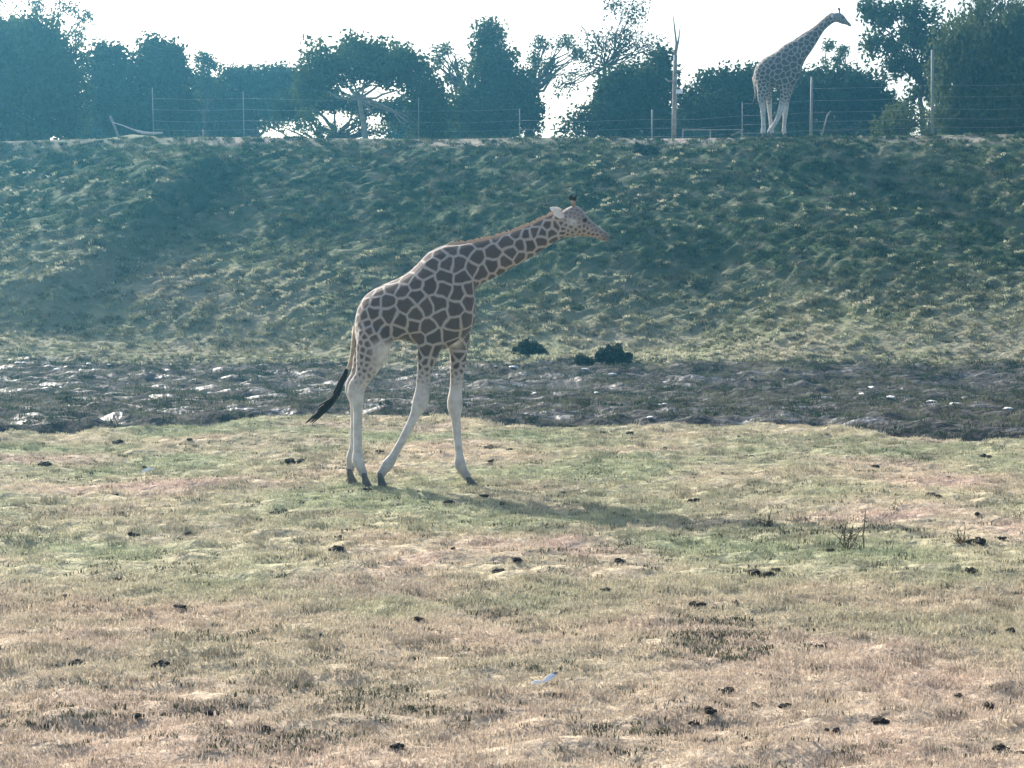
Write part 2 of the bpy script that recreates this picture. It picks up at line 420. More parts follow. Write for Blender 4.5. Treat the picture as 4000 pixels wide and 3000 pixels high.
def scatter(name, pts, yaw, tilt, scl, variants, label, cat):
    me = bpy.data.meshes.new(name); n_ = len(pts)
    me.vertices.add(n_); me.vertices.foreach_set('co', np.asarray(pts, np.float32).ravel())
    at = me.attributes.new('rot', 'FLOAT_VECTOR', 'POINT')
    at.data.foreach_set('vector', np.stack([tilt[0], tilt[1], yaw], 1).astype(np.float32).ravel())
    at = me.attributes.new('scl', 'FLOAT', 'POINT'); at.data.foreach_set('value', np.asarray(scl, np.float32))
    at = me.attributes.new('idx', 'INT', 'POINT'); at.data.foreach_set('value', rng.integers(0, len(variants), n_).astype(np.int32))
    o = bpy.data.objects.new(name, me); COL.objects.link(o)
    ng = bpy.data.node_groups.new(name, 'GeometryNodeTree')
    ng.interface.new_socket('Geometry', in_out='INPUT', socket_type='NodeSocketGeometry')
    ng.interface.new_socket('Geometry', in_out='OUTPUT', socket_type='NodeSocketGeometry')
    nd = ng.nodes; lk = ng.links
    gi = nd.new('NodeGroupInput'); go = nd.new('NodeGroupOutput')
    iop = nd.new('GeometryNodeInstanceOnPoints'); jn = nd.new('GeometryNodeJoinGeometry')
    for vo in variants:
        oi = nd.new('GeometryNodeObjectInfo'); oi.inputs['Object'].default_value = vo; oi.inputs['As Instance'].default_value = True
        lk.new(oi.outputs['Geometry'], jn.inputs[0])
    def na(nm, dt):
        q = nd.new('GeometryNodeInputNamedAttribute'); q.data_type = dt; q.inputs['Name'].default_value = nm; return q.outputs[0]
    er = nd.new('FunctionNodeEulerToRotation'); lk.new(na('rot', 'FLOAT_VECTOR'), er.inputs[0])
    iop.inputs['Pick Instance'].default_value = True
    lk.new(gi.outputs[0], iop.inputs['Points']); lk.new(jn.outputs[0], iop.inputs['Instance'])
    lk.new(na('idx', 'INT'), iop.inputs['Instance Index']); lk.new(er.outputs[0], iop.inputs['Rotation'])
    lk.new(na('scl', 'FLOAT'), iop.inputs['Scale']); lk.new(iop.outputs[0], go.inputs[0])
    md = o.modifiers.new('scatter', 'NODES'); md.node_group = ng
    tag(o, label, cat, kind='stuff')
    return o

def sample(n_, y0, y1, margin, k=0.275):
    """random points over the visible ground with a margin to each side"""
    y = rng.uniform(y0, y1, n_ * 3); wmax = k * y1 + margin
    x = rng.uniform(-wmax, wmax, n_ * 3)
    ok = np.abs(x) < k * y + margin
    return x[ok][:n_], y[ok][:n_]

# short turf on the field
x, y = sample(80000, 6.5, 33.2, 4.0)
ok = y < edge_y(x) + 0.25
x, y = x[ok], y[ok]
patch = noise(x * 0.9, y * 0.9, 91)
near_extra = 0.85 + 0.25 * patch + 0.30 * np.clip(noise(x * 3.1, y * 3.1, 92), -0.5, 1)
turf_v = [tuft_mesh('turf_tuft', 26, 0.11, 0.012, 0.036, 0.0070, 0.9, m_turf) for _ in range(6)]
zz = H(x, y)
xn, yn = sample(34000, 6.5, 15.5, 4.0); x = np.concatenate([x, xn]); y = np.concatenate([y, yn]); zz = H(x, y)
near_extra = np.concatenate([near_extra, rng.uniform(0.7, 1.2, len(xn))])
scatter('turf_grass', np.stack([x, y, zz], 1), rng.uniform(0, 6.28, len(x)), (rng.normal(0, .12, len(x)), rng.normal(0, .12, len(x))),
        np.clip(near_extra, 0.5, 1.7) * rng.uniform(0.75, 1.25, len(x)) * np.clip(0.72 + (y - 9) * 0.04, 0.72, 1), turf_v, 'short pale straw and green turf covering the field', 'grass')

# denser raised clumps that stand proud of the turf
x, y = sample(8400, 6.5, 33.2, 4.0)
ok = (y < edge_y(x) - 0.1) & (noise(x * 0.35, y * 0.35, 93) + rng.normal(0, .3, len(x)) > -0.1)
x, y = x[ok], y[ok]
cv = [tuft_mesh('turf_clump', 60, 0.10, 0.02, 0.046, 0.009, 0.7, m_clump) for _ in range(6)]
scatter('turf_clumps', np.stack([x, y, H(x, y)], 1), rng.uniform(0, 6.28, len(x)), (rng.normal(0, .1, len(x)), rng.normal(0, .1, len(x))),
        rng.uniform(0.5, 1.45, len(x)), cv, 'denser raised clumps of grass standing proud of the turf', 'grass')

# longer tussock grass combed down the bank
x, y = sample(15000, 51.0, 71.2, 5.0)
dens = 0.6 + 0.9 * noise(x * 0.5, y * 0.5, 95)
ok = rng.random(len(x)) < np.clip(dens + 0.3, 0.2, 1)
x, y = x[ok], y[ok]
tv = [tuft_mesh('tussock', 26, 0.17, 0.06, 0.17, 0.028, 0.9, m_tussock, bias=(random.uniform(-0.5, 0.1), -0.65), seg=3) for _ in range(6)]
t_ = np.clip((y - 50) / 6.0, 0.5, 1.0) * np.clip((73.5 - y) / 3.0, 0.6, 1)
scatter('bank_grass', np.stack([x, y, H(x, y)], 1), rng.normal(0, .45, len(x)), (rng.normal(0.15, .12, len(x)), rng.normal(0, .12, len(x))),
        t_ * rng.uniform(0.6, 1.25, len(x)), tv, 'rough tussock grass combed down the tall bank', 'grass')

# pale straw grass along the bank ridges, its colour standing in for sunlit crests
x, y = sample(110000, 51.5, 71.0, 5.0)
rg = ridges(x, y)
ok = rg + rng.normal(0, .03, len(x)) + 0.06 * noise(x * 0.13, y * 0.16, 98) - 0.055 * sstep(56, 63, y) > 0.062
x, y = x[ok], y[ok]
pv_ = [tuft_mesh('pale_tuft', 9, 0.07, 0.04, 0.11, 0.026, 0.9, m_palegrass, bias=(random.uniform(-0.6, -0.1), -0.5), seg=3) for _ in range(5)]
scatter('crest_light_grass', np.stack([x, y, H(x, y) + 0.02], 1), rng.normal(0, .4, len(x)), (rng.normal(0.1, .12, len(x)), rng.normal(0, .12, len(x))),
        np.clip((72.2 - y) / 3.0, 0.4, 1) * rng.uniform(0.6, 1.2, len(x)), pv_, 'pale straw grass along the ridges of the tall bank, coloured as sunlit crests', 'grass')

# wet grass and rush stubble of the flooded hollow
x, y = sample(24000, 29.0, 53.0, 4.0)
hz = H(x, y)
ok = (y > edge_y(x) + 0.3) & (hz > -0.35) & (noise(x * 0.6, y * 0.6, 97) + rng.normal(0, .3, len(x)) > -0.3)
x, y, hz = x[ok], y[ok], hz[ok]
wv_ = [tuft_mesh('wet_tuft', 22, 0.13, 0.03, 0.10, 0.012, 0.9, m_wet) for _ in range(5)]
scatter('wet_grass', np.stack([x, y, hz], 1), rng.uniform(0, 6.28, len(x)), (rng.normal(0, .15, len(x)), rng.normal(0, .15, len(x))),
        rng.uniform(0.5, 1.35, len(x)), wv_, 'sparse wet grass in the muddy hollow before the bank', 'grass')

# shade dashes painted as dark tufts, and darker taller grass patches in the field (positions read off the photograph's ground)
def on_field(px, py):
    r = py - 1047.0; Yd = F_PX * CAM_H / r
    for _ in range(3):
        Xd = (px - 2000) / F_PX * Yd; Yd = F_PX * (CAM_H - float(H(Xd, Yd))) / r
    return Xd, Yd
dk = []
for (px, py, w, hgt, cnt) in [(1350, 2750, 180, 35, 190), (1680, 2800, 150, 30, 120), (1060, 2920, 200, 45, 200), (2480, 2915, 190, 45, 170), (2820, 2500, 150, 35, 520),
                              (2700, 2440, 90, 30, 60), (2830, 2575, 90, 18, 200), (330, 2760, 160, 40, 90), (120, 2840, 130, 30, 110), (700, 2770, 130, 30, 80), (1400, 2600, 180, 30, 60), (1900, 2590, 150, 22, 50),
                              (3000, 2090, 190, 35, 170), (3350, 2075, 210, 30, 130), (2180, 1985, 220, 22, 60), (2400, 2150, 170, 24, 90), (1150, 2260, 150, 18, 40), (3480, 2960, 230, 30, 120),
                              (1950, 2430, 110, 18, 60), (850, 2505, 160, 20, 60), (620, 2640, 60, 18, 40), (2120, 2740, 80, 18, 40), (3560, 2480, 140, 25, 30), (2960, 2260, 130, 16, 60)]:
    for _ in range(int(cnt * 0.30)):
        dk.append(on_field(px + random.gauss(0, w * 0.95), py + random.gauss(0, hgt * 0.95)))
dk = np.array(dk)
xr, yr = sample(14000, 6.8, 33.0, 4.0); ok = (yr < edge_y(xr) - 0.15) & (noise(xr * 0.5, yr * 0.5, 99) + rng.normal(0, .35, len(xr)) > -0.15); dk = np.concatenate([dk, np.stack([xr[ok], yr[ok]], 1)])  # random tufts: shade dashes of the turf put into blade colour
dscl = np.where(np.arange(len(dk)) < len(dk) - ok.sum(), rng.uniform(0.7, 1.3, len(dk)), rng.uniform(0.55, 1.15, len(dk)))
dv = [tuft_mesh('dark_grass_shade_tuft', 22, 0.075, 0.014, 0.036, 0.009, 0.9, m_darkgrass_shade, sx=1.7, sy=0.45) for _ in range(4)]
scatter('dark_grass_and_shade', np.stack([dk[:, 0], dk[:, 1], H(dk[:, 0], dk[:, 1])], 1), rng.normal(0, 0.35, len(dk)), (rng.normal(0, .12, len(dk)), rng.normal(0, .12, len(dk))),
        dscl * np.clip(0.7 + (dk[:, 1] - 9) * 0.05, 0.7, 1), dv, 'darker patches of taller grass in the field, and dark tufts painted as shade dashes', 'grass')

# ------------------------------------------------------------------ giraffes
def ellipse_ring(top, bot, hw, yc=0.0, n=20, sq=2.3):
    c = (top + bot) / 2; a = (top - bot) / 2
    ring = []
    for k in range(n):
        an = 2 * math.pi * k / n
        ca, sa = math.cos(an), math.sin(an)
        ea = math.copysign(abs(ca) ** (2 / sq), ca); es = math.copysign(abs(sa) ** (2 / sq), sa)
        ring.append(c + a * ea + Vector((0, 1, 0)) * (hw * es))
    return ring

def resample(st, m):
    """smooth the stations with a Catmull-Rom spline, m samples per span; a station is a flat tuple of floats"""
    out = []; n_ = len(st)
    A = np.array(st, float)
    for i in range(n_ - 1):
        p0 = A[max(i - 1, 0)]; p1 = A[i]; p2 = A[i + 1]; p3 = A[min(i + 2, n_ - 1)]
        for k in range(m):
            t = k / m
            out.append(0.5 * (2 * p1 + (p2 - p0) * t + (2 * p0 - 5 * p1 + 4 * p2 - p3) * t * t + (3 * p1 - p0 - 3 * p2 + p3) * t ** 3))
    out.append(A[-1]); return out

def make_giraffe(spec):
    """spec holds side-view outlines in local metres (x forward, z up); the body is one continuous remeshed skin"""
    to = spec['to']                        # crop pixel -> local (x, z)
    V3 = lambda u, v, y_=0.0: Vector((to(u, v)[0], y_, to(u, v)[1]))
    sc = spec['unit']
    mb = MB()
    for lst in spec['lofts']:
        rings = [ellipse_ring(V3(s[0], s[1]), V3(s[2], s[3]), s[4]) for s in resample(lst, 4)]
        mb.rings(rings)
    hooves = []
    for leg in spec['legs']:
        yo0, yo1 = leg['y']
        st = resample([(s[0], s[1], s[2] * sc, s[3]) for s in leg['st']], 4)
        vmin, vmax = leg['st'][0][1], leg['st'][-1][1]
        pts = []
        for s in st:
            t = min(1, max(0, (s[1] - vmin) / (vmax - vmin)))
            pts.append((V3(s[0], s[1], yo0 + (yo1 - yo0) * min(1, t * 1.6)), s[2], s[3]))
        rings = []
        for i, (p, rx, ry) in enumerate(pts):
            tg = (pts[min(i + 1, len(pts) - 1)][0] - pts[max(i - 1, 0)][0]).normalized()
            a = Vector((0, 1, 0)); fwd = a.cross(tg).normalized()
            rings.append([p + fwd * (rx * math.cos(2 * math.pi * k / 14)) + a * (ry * math.sin(2 * math.pi * k / 14)) for k in range(14)])
        mb.rings(rings)
        hooves.append((leg, pts[-1][0]))
    raw = mb.build('giraffe_raw', link=True)
    m1 = raw.modifiers.new('r', 'REMESH'); m1.mode = 'VOXEL'; m1.voxel_size = spec['voxel']; m1.use_smooth_shade = True
    m2 = raw.modifiers.new('s', 'SMOOTH'); m2.factor = 0.5; m2.iterations = spec.get('smooth', 8)
    dg = bpy.context.evaluated_depsgraph_get()
    me = bpy.data.meshes.new_from_object(raw.evaluated_get(dg))
    bpy.data.objects.remove(raw)
    me.name = 'body'
    root = empty('giraffe')
    body = bpy.data.objects.new('body', me); COL.objects.link(body); body.parent = root
    me.polygons.foreach_set('use_smooth', [True] * len(me.polygons))
    # coat: polygonal patches from seed points spread over the skin, closer together where the patches are smaller
    nv = len(me.vertices); co = np.zeros(nv * 3); me.vertices.foreach_get('co', co); co = co.reshape(-1, 3)
    r, lw, pale, dark, brow = spec['coat'](co)
    order = np.random.default_rng(spec['seed']).permutation(nv)
    seeds = []; grid = {}
    cell = 0.1
    for i in order:
        if pale[i] > 0.97: continue
        p = co[i]; rr = r[i]; key = tuple(np.floor(p / cell).astype(int)); k = int(math.ceil(rr / cell)); hit = False
        for dx in range(-k, k + 1):
            for dy in range(-k, k + 1):
                for dz in range(-k, k + 1):
                    for q in grid.get((key[0] + dx, key[1] + dy, key[2] + dz), ()):
                        if (q[0] - p[0]) ** 2 + (q[1] - p[1]) ** 2 + (q[2] - p[2]) ** 2 < rr * rr: hit = True; break
                    if hit: break
                if hit: break
            if hit: break
        if not hit:
            grid.setdefault(key, []).append(p); seeds.append(p)
    kd = kdtree.KDTree(len(seeds))
    for i, s in enumerate(seeds): kd.insert(s, i)
    kd.balance()
    wob = np.stack([noise(co[:, 0] * 9 + 3, co[:, 2] * 9, 5), noise(co[:, 1] * 9, co[:, 2] * 9 + 5, 6), noise(co[:, 0] * 9, co[:, 1] * 9 + 9, 7)], 1)
    cw = co + wob * (r[:, None] * 0.16)
    spot = np.zeros(nv, np.float32); shade = np.zeros(nv, np.float32)
    srand = np.random.default_rng(3).random(len(seeds))
    for i in range(nv):
        (a, ia, da), (b_, ib, db) = kd.find_n(cw[i], 2)
        spot[i] = (db * db - da * da) / (2 * max((a - b_).length, 1e-5)) - lw[i]; shade[i] = srand[ia]
    for nm, arr in (('spot', spot), ('pale', pale), ('dark', dark), ('brow', brow), ('shade', shade)):
        at = me.attributes.new(nm, 'FLOAT', 'POINT'); at.data.foreach_set('value', np.asarray(arr, np.float32))
    me.materials.append(m_coat)
    return root, body, V3, hooves

m_coat, n, l = new_mat('giraffe_coat'); b = n['Principled BSDF']; b.inputs['Roughness'].default_value = 0.85; b.inputs['Specular IOR Level'].default_value = 0.15
b.inputs['Sheen Weight'].default_value = 0.25; b.inputs['Sheen Roughness'].default_value = 0.4
tc = n.new('ShaderNodeTexCoord')
hairn = noise_fac(n, l, tc.outputs['Object'], 60, 0.3, 0.7, 3.0)
mr = n.new('ShaderNodeMapRange'); mr.inputs['From Min'].default_value = -0.011; mr.inputs['From Max'].default_value = 0.010; mr.interpolation_type = 'SMOOTHSTEP'
l.new(attr('spot'), mr.inputs['Value'])
inv = n.new('ShaderNodeMath'); inv.operation = 'SUBTRACT'; inv.inputs[0].default_value = 1.0; l.new(attr('pale'), inv.inputs[1])
ml = n.new('ShaderNodeMath'); ml.operation = 'MULTIPLY'; l.new(mr.outputs[0], ml.inputs[0]); l.new(inv.outputs[0], ml.inputs[1])
spotc = mix(n, l, attr('shade'), (0.080, 0.066, 0.060), (0.125, 0.098, 0.085))
spotc = mix(n, l, hairn, spotc, (0.072, 0.058, 0.053))
cream = mix(n, l, hairn, (0.30, 0.265, 0.235), (0.38, 0.345, 0.31))
dirt = noise_fac(n, l, tc.outputs['Object'], 9, 0.40, 0.70, 5.0)
legc = mix(n, l, dirt, (0.56, 0.535, 0.50), (0.36, 0.335, 0.30))
cream = mix(n, l, attr('pale'), cream, legc)
c = mix(n, l, ml.outputs[0], cream, spotc)
c = mix(n, l, attr('brow'), c, (0.19, 0.165, 0.15))
c = mix(n, l, attr('dark'), c, (0.14, 0.125, 0.115))
l.new(c, b.inputs['Base Color'])
bp = n.new('ShaderNodeBump'); bp.inputs['Strength'].default_value = 0.25; bp.inputs['Distance'].default_value = 0.01
l.new(hairn, bp.inputs['Height']); l.new(bp.outputs['Normal'], b.inputs['Normal'])
m_mane = blade_mat('mane_hair', lambda n, l: mix(n, l, 0.5, (0.42, 0.34, 0.27), (0.50, 0.43, 0.36)), 0.5, 0.1)
m_ear = plain('ear_skin', (0.62, 0.57, 0.50), 0.85, 0.12, 30)
m_horn = plain('ossicone_skin', (0.30, 0.22, 0.16), 0.85, 0.2, 30)

def add_hoof(root, top, toe, length, w, h):
    """cloven hoof: two tapered claws side by side; top = fetlock end, toe = direction along x"""
    mb = MB(); z0 = top.z - h
    for s in (-1, 1):
        rings = []
        for zf, sh, rx, ry in ((1.18, 0.0, 0.40, 0.42), (0.95, 0.06, 0.46, 0.47), (0.55, 0.28, 0.60, 0.50), (0.18, 0.50, 0.80, 0.54), (0.0, 0.60, 0.92, 0.56)):
            cx = top.x + toe * length * sh; cy = top.y + s * w * 0.50; z = z0 + h * zf
            rings.append([Vector((cx + math.cos(2 * math.pi * k / 10) * length * rx * (1 - 0.25 * (math.cos(2 * math.pi * k / 10) > 0.9) * 0), cy + math.sin(2 * math.pi * k / 10) * w * ry, z)) for k in range(10)])
        mb.rings(rings)
    return mb.build('hoof', m_hoof, root)

def add_ear(root, basep, tip, wide, nrm):
    basep = Vector(basep); tip = Vector(tip); ax = tip - basep; L = ax.length; side = ax.normalized().cross(Vector(nrm)).normalized(); nn = side.cross(ax.normalized())
    rings = []
    for t, w in ((0, 0.35), (0.2, 0.8), (0.45, 1.0), (0.7, 0.8), (0.9, 0.42), (1.0, 0.1)):
        c = basep + ax * t
        rings.append([c + side * (wide * w * math.cos(2 * math.pi * k / 10)) + nn * (wide * 0.28 * w * math.sin(2 * math.pi * k / 10) - wide * 0.35 * w * (1 - math.cos(2 * math.pi * k / 10) ** 2)) for k in range(10)])
    return MB().rings(rings).build('ear', m_ear, root)

def add_ossicone(root, a, b_, r):
    a = Vector(a); b_ = Vector(b_)
    o = MB().tube([a, a.lerp(b_, .5), a.lerp(b_, .8)], [r, r * 0.85, r * 0.9], 10).build('ossicone', m_horn, root)
    MB().tube([a.lerp(b_, .62), a.lerp(b_, .8), b_, b_ + (b_ - a) * 0.06], [r * 0.95, r * 1.35, r * 1.5, r * 0.6], 10).build('tuft', m_hair, o)
    return o

def add_eye(root, c, r):
    bm = bmesh.new(); bmesh.ops.create_uvsphere(bm, u_segments=14, v_segments=10, radius=r)
    me = bpy.data.meshes.new('eye'); bm.to_mesh(me); bm.free(); me.materials.append(m_eye)
    me.polygons.foreach_set('use_smooth', [True] * len(me.polygons))
    o = bpy.data.objects.new('eye', me); COL.objects.link(o); o.location = c; o.parent = root; return o

def add_mane(root, line, height, thick):
    pts = resample([(p.x, p.z) for p in line], 14); v = []; f = []
    for i, p in enumerate(pts):
        t = i / (len(pts) - 1)
        hh = height * (0.75 + 0.4 * random.random()) * min(1, 6 * t + 0.2, 8 * (1 - t) + 0.25)
        nxt = pts[min(i + 1, len(pts) - 1)]; prv = pts[max(i - 1, 0)]
        tg = Vector((nxt[0] - prv[0], 0, nxt[1] - prv[1])).normalized(); nn = Vector((-tg.z, 0, tg.x))
        if nn.z < 0: nn = -nn
        c = Vector((p[0], 0, p[1])) - nn * 0.03
        v += [c + Vector((0, -thick, 0)), c + nn * hh + Vector((random.uniform(-.3, .3) * thick, -thick * 0.25, 0)), c + nn * hh + Vector((0, thick * 0.25, 0)), c + Vector((0, thick, 0))]
        if i:
            q = 4 * i
            for k in range(3): f.append((q - 4 + k, q - 3 + k, q + 1 + k, q + k))
    return mesh_obj('mane', v, f, m_mane, root)

def add_tail(root, path, rads, tuft_path, tuft_r, nstr=26):
    o = MB().tube(path, rads, 8).build('tail', m_ear if False else m_tailskin, root)
    mb = MB()
    for k in range(nstr):
        off = Vector((random.gauss(0, tuft_r), random.gauss(0, tuft_r), 0)); e = random.uniform(0.55, 1.0)
        pts = []
        nn = len(tuft_path)
        for i, p in enumerate(tuft_path):
            t = i / (nn - 1)
            pts.append(Vector(p).lerp(Vector(tuft_path[0]), (1 - e) * t) + off * (0.25 + 1.2 * t * (1 - 0.55 * t)))
        mb.tube(pts, [0.011] + [0.010] * (nn - 2) + [0.002], 4)
    mb.build('tail_hair', m_hair, o)
    return o
m_tailskin = plain('tail_skin', (0.42, 0.35, 0.27), 0.9, 0.25, 20)

# ---- the young giraffe walking across the field
D1 = 22.0
gx0 = P(1720, 1895, D1)
u1 = D1 / F_PX / 1.2762 * math.cos(0)
def to1(u, v):
    q = P(1150 + u / 1.2762, 700 + v / 1.2762, D1); return (q.x - gx0.x, q.z)
ZV = lambda f_, v: f_(800, v)[1]
def coat1(co):
    x_, z_ = co[:, 0], co[:, 2]
    X_ = lambda u: to1(u, 600)[0]
    Zc = lambda v: to1(600, v)[1]
    n_ = len(co)
    r = np.full(n_, 0.135)
    r = np.where(x_ < X_(520), 0.100 + 0.035 * sstep(X_(300), X_(520), x_), r)
    neck = sstep(X_(880), X_(1000), x_)
    r = r * (1 - neck) + neck * (0.120 - 0.03 * sstep(X_(1000), X_(1300), x_))
    head = sstep(X_(1300), X_(1345), x_)
    r = r * (1 - head) + 0.042 * head
    legf = sstep(Zc(820), Zc(930), z_)
    r = r * (1 - legf) + 0.060 * legf * 1.0
    r = r - 0.022 * sstep(Zc(930), Zc(1060), z_)
    rump = (1 - sstep(X_(330), X_(470), x_)) * sstep(Zc(640), Zc(760), z_)
    r = r * (1 - 0.42 * rump * (1 - legf))
    lw = np.full(n_, 0.0150) - 0.003 * head + 0.002 * legf
    pale = sstep(Zc(930), Zc(1080), z_)
    hind = (x_ < X_(560)) & (z_ < Zc(760))
    inner = sstep(X_(355), X_(440), x_) * sstep(Zc(775), Zc(840), z_) * (x_ < X_(560))
    pale = np.maximum(pale, inner)
    pale = np.maximum(pale, sstep(0.90, 1.0, head) * 0.0)
    armpit = np.exp(-(((x_ - X_(805)) / 0.08) ** 2 + ((z_ - Zc(815)) / 0.09) ** 2)) * (co[:, 1] > -0.12)
    pale = np.maximum(pale, armpit)
    uu = (x_ - X_(1340)) / (X_(1562) - X_(1340))
    mz = sstep(0.74, 0.95, uu)
    # forehead of the head: brown above the eye line
    yl = Zc(205) - (x_ - X_(1380)) * 0.55
    brow = head * sstep(-0.01, 0.05, z_ - yl) * (1 - mz) * 0.5
    facepale = head * np.exp(-(((x_ - X_(1385)) / 0.07) ** 2 + ((z_ - Zc(210)) / 0.05) ** 2))
    pale = np.maximum(pale, facepale * 0.95)
    hoofd = 0.5 * sstep(Zc(1380), Zc(1480), z_)
    return r, lw, np.clip(pale, 0, 1), np.clip(np.maximum(mz * 0.75, hoofd), 0, 1), brow

spec1 = dict(to=to1, unit=u1, voxel=0.0135, seed=4, coat=coat1, smooth=6,
    lofts=[
        [(300, 715, 303, 800, .05), (314, 650, 330, 855, .19), (343, 592, 378, 868, .255), (390, 552, 435, 842, .29), (450, 522, 497, 806, .31), (530, 487, 560, 808, .335),
         (600, 436, 620, 828, .345), (660, 372, 680, 846, .335), (725, 335, 745, 850, .31), (790, 326, 815, 825, .27), (830, 330, 868, 770, .2)],
        [(690, 400, 845, 790, .22), (770, 335, 893, 715, .235), (830, 322, 905, 640, .215), (870, 318, 900, 560, .175), (905, 314, 930, 526, .145), (960, 302, 1010, 486, .122), (1040, 280, 1088, 442, .108),
         (1130, 248, 1176, 392, .096), (1210, 214, 1250, 346, .088), (1285, 176, 1315, 305, .082), (1335, 160, 1350, 290, .078)],
        [(1300, 195, 1312, 285, .06), (1335, 158, 1335, 290, .085), (1385, 132, 1380, 287, .108), (1425, 142, 1425, 285, .110), (1458, 180, 1464, 288, .098), (1488, 212, 1496, 294, .080), (1520, 240, 1526, 302, .066),
         (1548, 258, 1550, 310, .062), (1570, 276, 1566, 306, .045)],
        [(760, 520, 760, 760, .12), (810, 500, 810, 800, .25), (860, 520, 860, 780, .23), (900, 590, 900, 720, .12)],
    ],
    legs=[
        dict(y=(-0.17, -0.15), toe=1, hoof=(372, 1492), st=[(420, 740, 95, .15), (395, 840, 84, .14), (374, 920, 64, .112), (346, 985, 44, .085), (317, 1030, 44, .074), (313, 1070, 42, .066), (321, 1130, 27, .048), (321, 1240, 23, .040), (321, 1340, 23, .040), (321, 1390, 31, .049), (333, 1425, 25, .043), (352, 1468, 22, .041)]),
        dict(y=(0.17, 0.15), toe=1, hoof=(275, 1478), lift=True, st=[(385, 740, 85, .14), (362, 840, 74, .13), (340, 920, 58, .105), (314, 985, 43, .082), (289, 1030, 42, .072), (288, 1070, 39, .064), (297, 1130, 26, .048), (294, 1240, 22, .040), (289, 1340, 22, .040), (280, 1395, 30, .048), (276, 1430, 25, .043), (268, 1462, 23, .041)]),
        dict(y=(-0.16, -0.14), toe=1, hoof=(430, 1495), st=[(705, 690, 95, .15), (685, 790, 74, .13), (668, 870, 52, .098), (653, 950, 39, .074), (641, 1035, 34, .062), (636, 1080, 40, .069), (626, 1122, 40, .068), (602, 1176, 26, .048), (560, 1260, 22, .040), (505, 1362, 22, .040), (468, 1418, 31, .049), (452, 1440, 25, .043), (430, 1470, 23, .041)]),
        dict(y=(0.16, 0.14), toe=1, hoof=(880, 1500), st=[(800, 690, 90, .15), (812, 790, 64, .12), (815, 870, 46, .092), (811, 950, 37, .073), (803, 1045, 32, .062), (799, 1100, 39, .069), (798, 1146, 38, .068), (803, 1200, 25, .047), (811, 1300, 22, .039), (820, 1380, 22, .039), (824, 1425, 31, .049), (838, 1458, 25, .043), (866, 1496, 22, .041)]),
    ])
g1, body1, V1, hv1 = make_giraffe(spec1)
gz = float(H(gx0.x, D1))
g1.location = (gx0.x, D1, 0)
tag(g1, 'young giraffe walking across the pale turf with its neck stretched forward', 'giraffe')
random.seed(9)
for leg, end in hv1:
    hx, hz_ = to1(*leg['hoof'])
    zg = float(H(gx0.x + end.x, D1 + end.y)) - 0.01
    top = Vector((end.x, end.y, end.z))
    mbh = add_hoof(g1, top, leg['toe'], 0.070, 0.050, max(0.05, top.z - zg))
add_ear(g1, V1(1338, 168, 0.07), V1(1276, 140, 0.15), 0.048, (0.3, -1, 0.2))
add_ear(g1, V1(1345, 185, -0.085), V1(1288, 172, -0.20), 0.046, (0.6, -1, 0.3))
add_ossicone(g1, V1(1392, 140, -0.035), V1(1375, 84, -0.034), 0.019)
add_ossicone(g1, V1(1394, 140, 0.035), V1(1396, 88, 0.05), 0.019)
add_eye(g1, V1(1447, 205, -0.098), 0.026); add_eye(g1, V1(1447, 205, 0.098), 0.026)
add_mane(g1, [V1(730, 333), V1(790, 324), V1(870, 316), V1(950, 300), V1(1040, 278), V1(1130, 246), V1(1210, 212), V1(1290, 172), V1(1350, 148)], 0.062, 0.018)
add_tail(g1, [V1(306, 735), V1(296, 800), V1(288, 870), V1(270, 940), V1(248, 985)], [.035, .028, .022, .019, .018],
         [V1(264, 945), V1(240, 1000), V1(208, 1075), V1(160, 1140), V1(110, 1185), V1(70, 1222)], 0.030, 48)

# ---- the tall giraffe on top of the bank
D2 = 71.3
g20 = P(3000, 528, D2)
u2 = D2 / F_PX / 2.86
BZ = float(H(g20.x, D2, False))
def to2(u, v):
    q = P(2850 + u / 2.86, 0 + v / 2.86, D2); return (q.x - g20.x, q.z - BZ)
def coat2(co):
    x_, z_ = co[:, 0], co[:, 2]; n_ = len(co)
    X_ = lambda u: to2(u, 600)[0]; Zc = lambda v: to2(600, v)[1]
    r = np.full(n_, 0.17)
    r = r - 0.04 * (1 - sstep(X_(300), X_(500), x_))
    neck = sstep(X_(850), X_(950), x_); r = r * (1 - neck) + 0.15 * neck
    head = sstep(X_(1120), X_(1160), x_); r = r * (1 - head) + 0.07 * head
    legf = sstep(Zc(930), Zc(1020), z_); r = r * (1 - legf) + 0.11 * legf
    lw = np.full(n_, 0.019) + 0.008 * legf
    pale = sstep(Zc(1080), Zc(1220), z_)
    uu = (x_ - X_(1240)) / (X_(1360) - X_(1240))
    return r, lw, pale, np.clip(sstep(0.6, 0.95, uu) * 0.8, 0, 1), head * 0.25
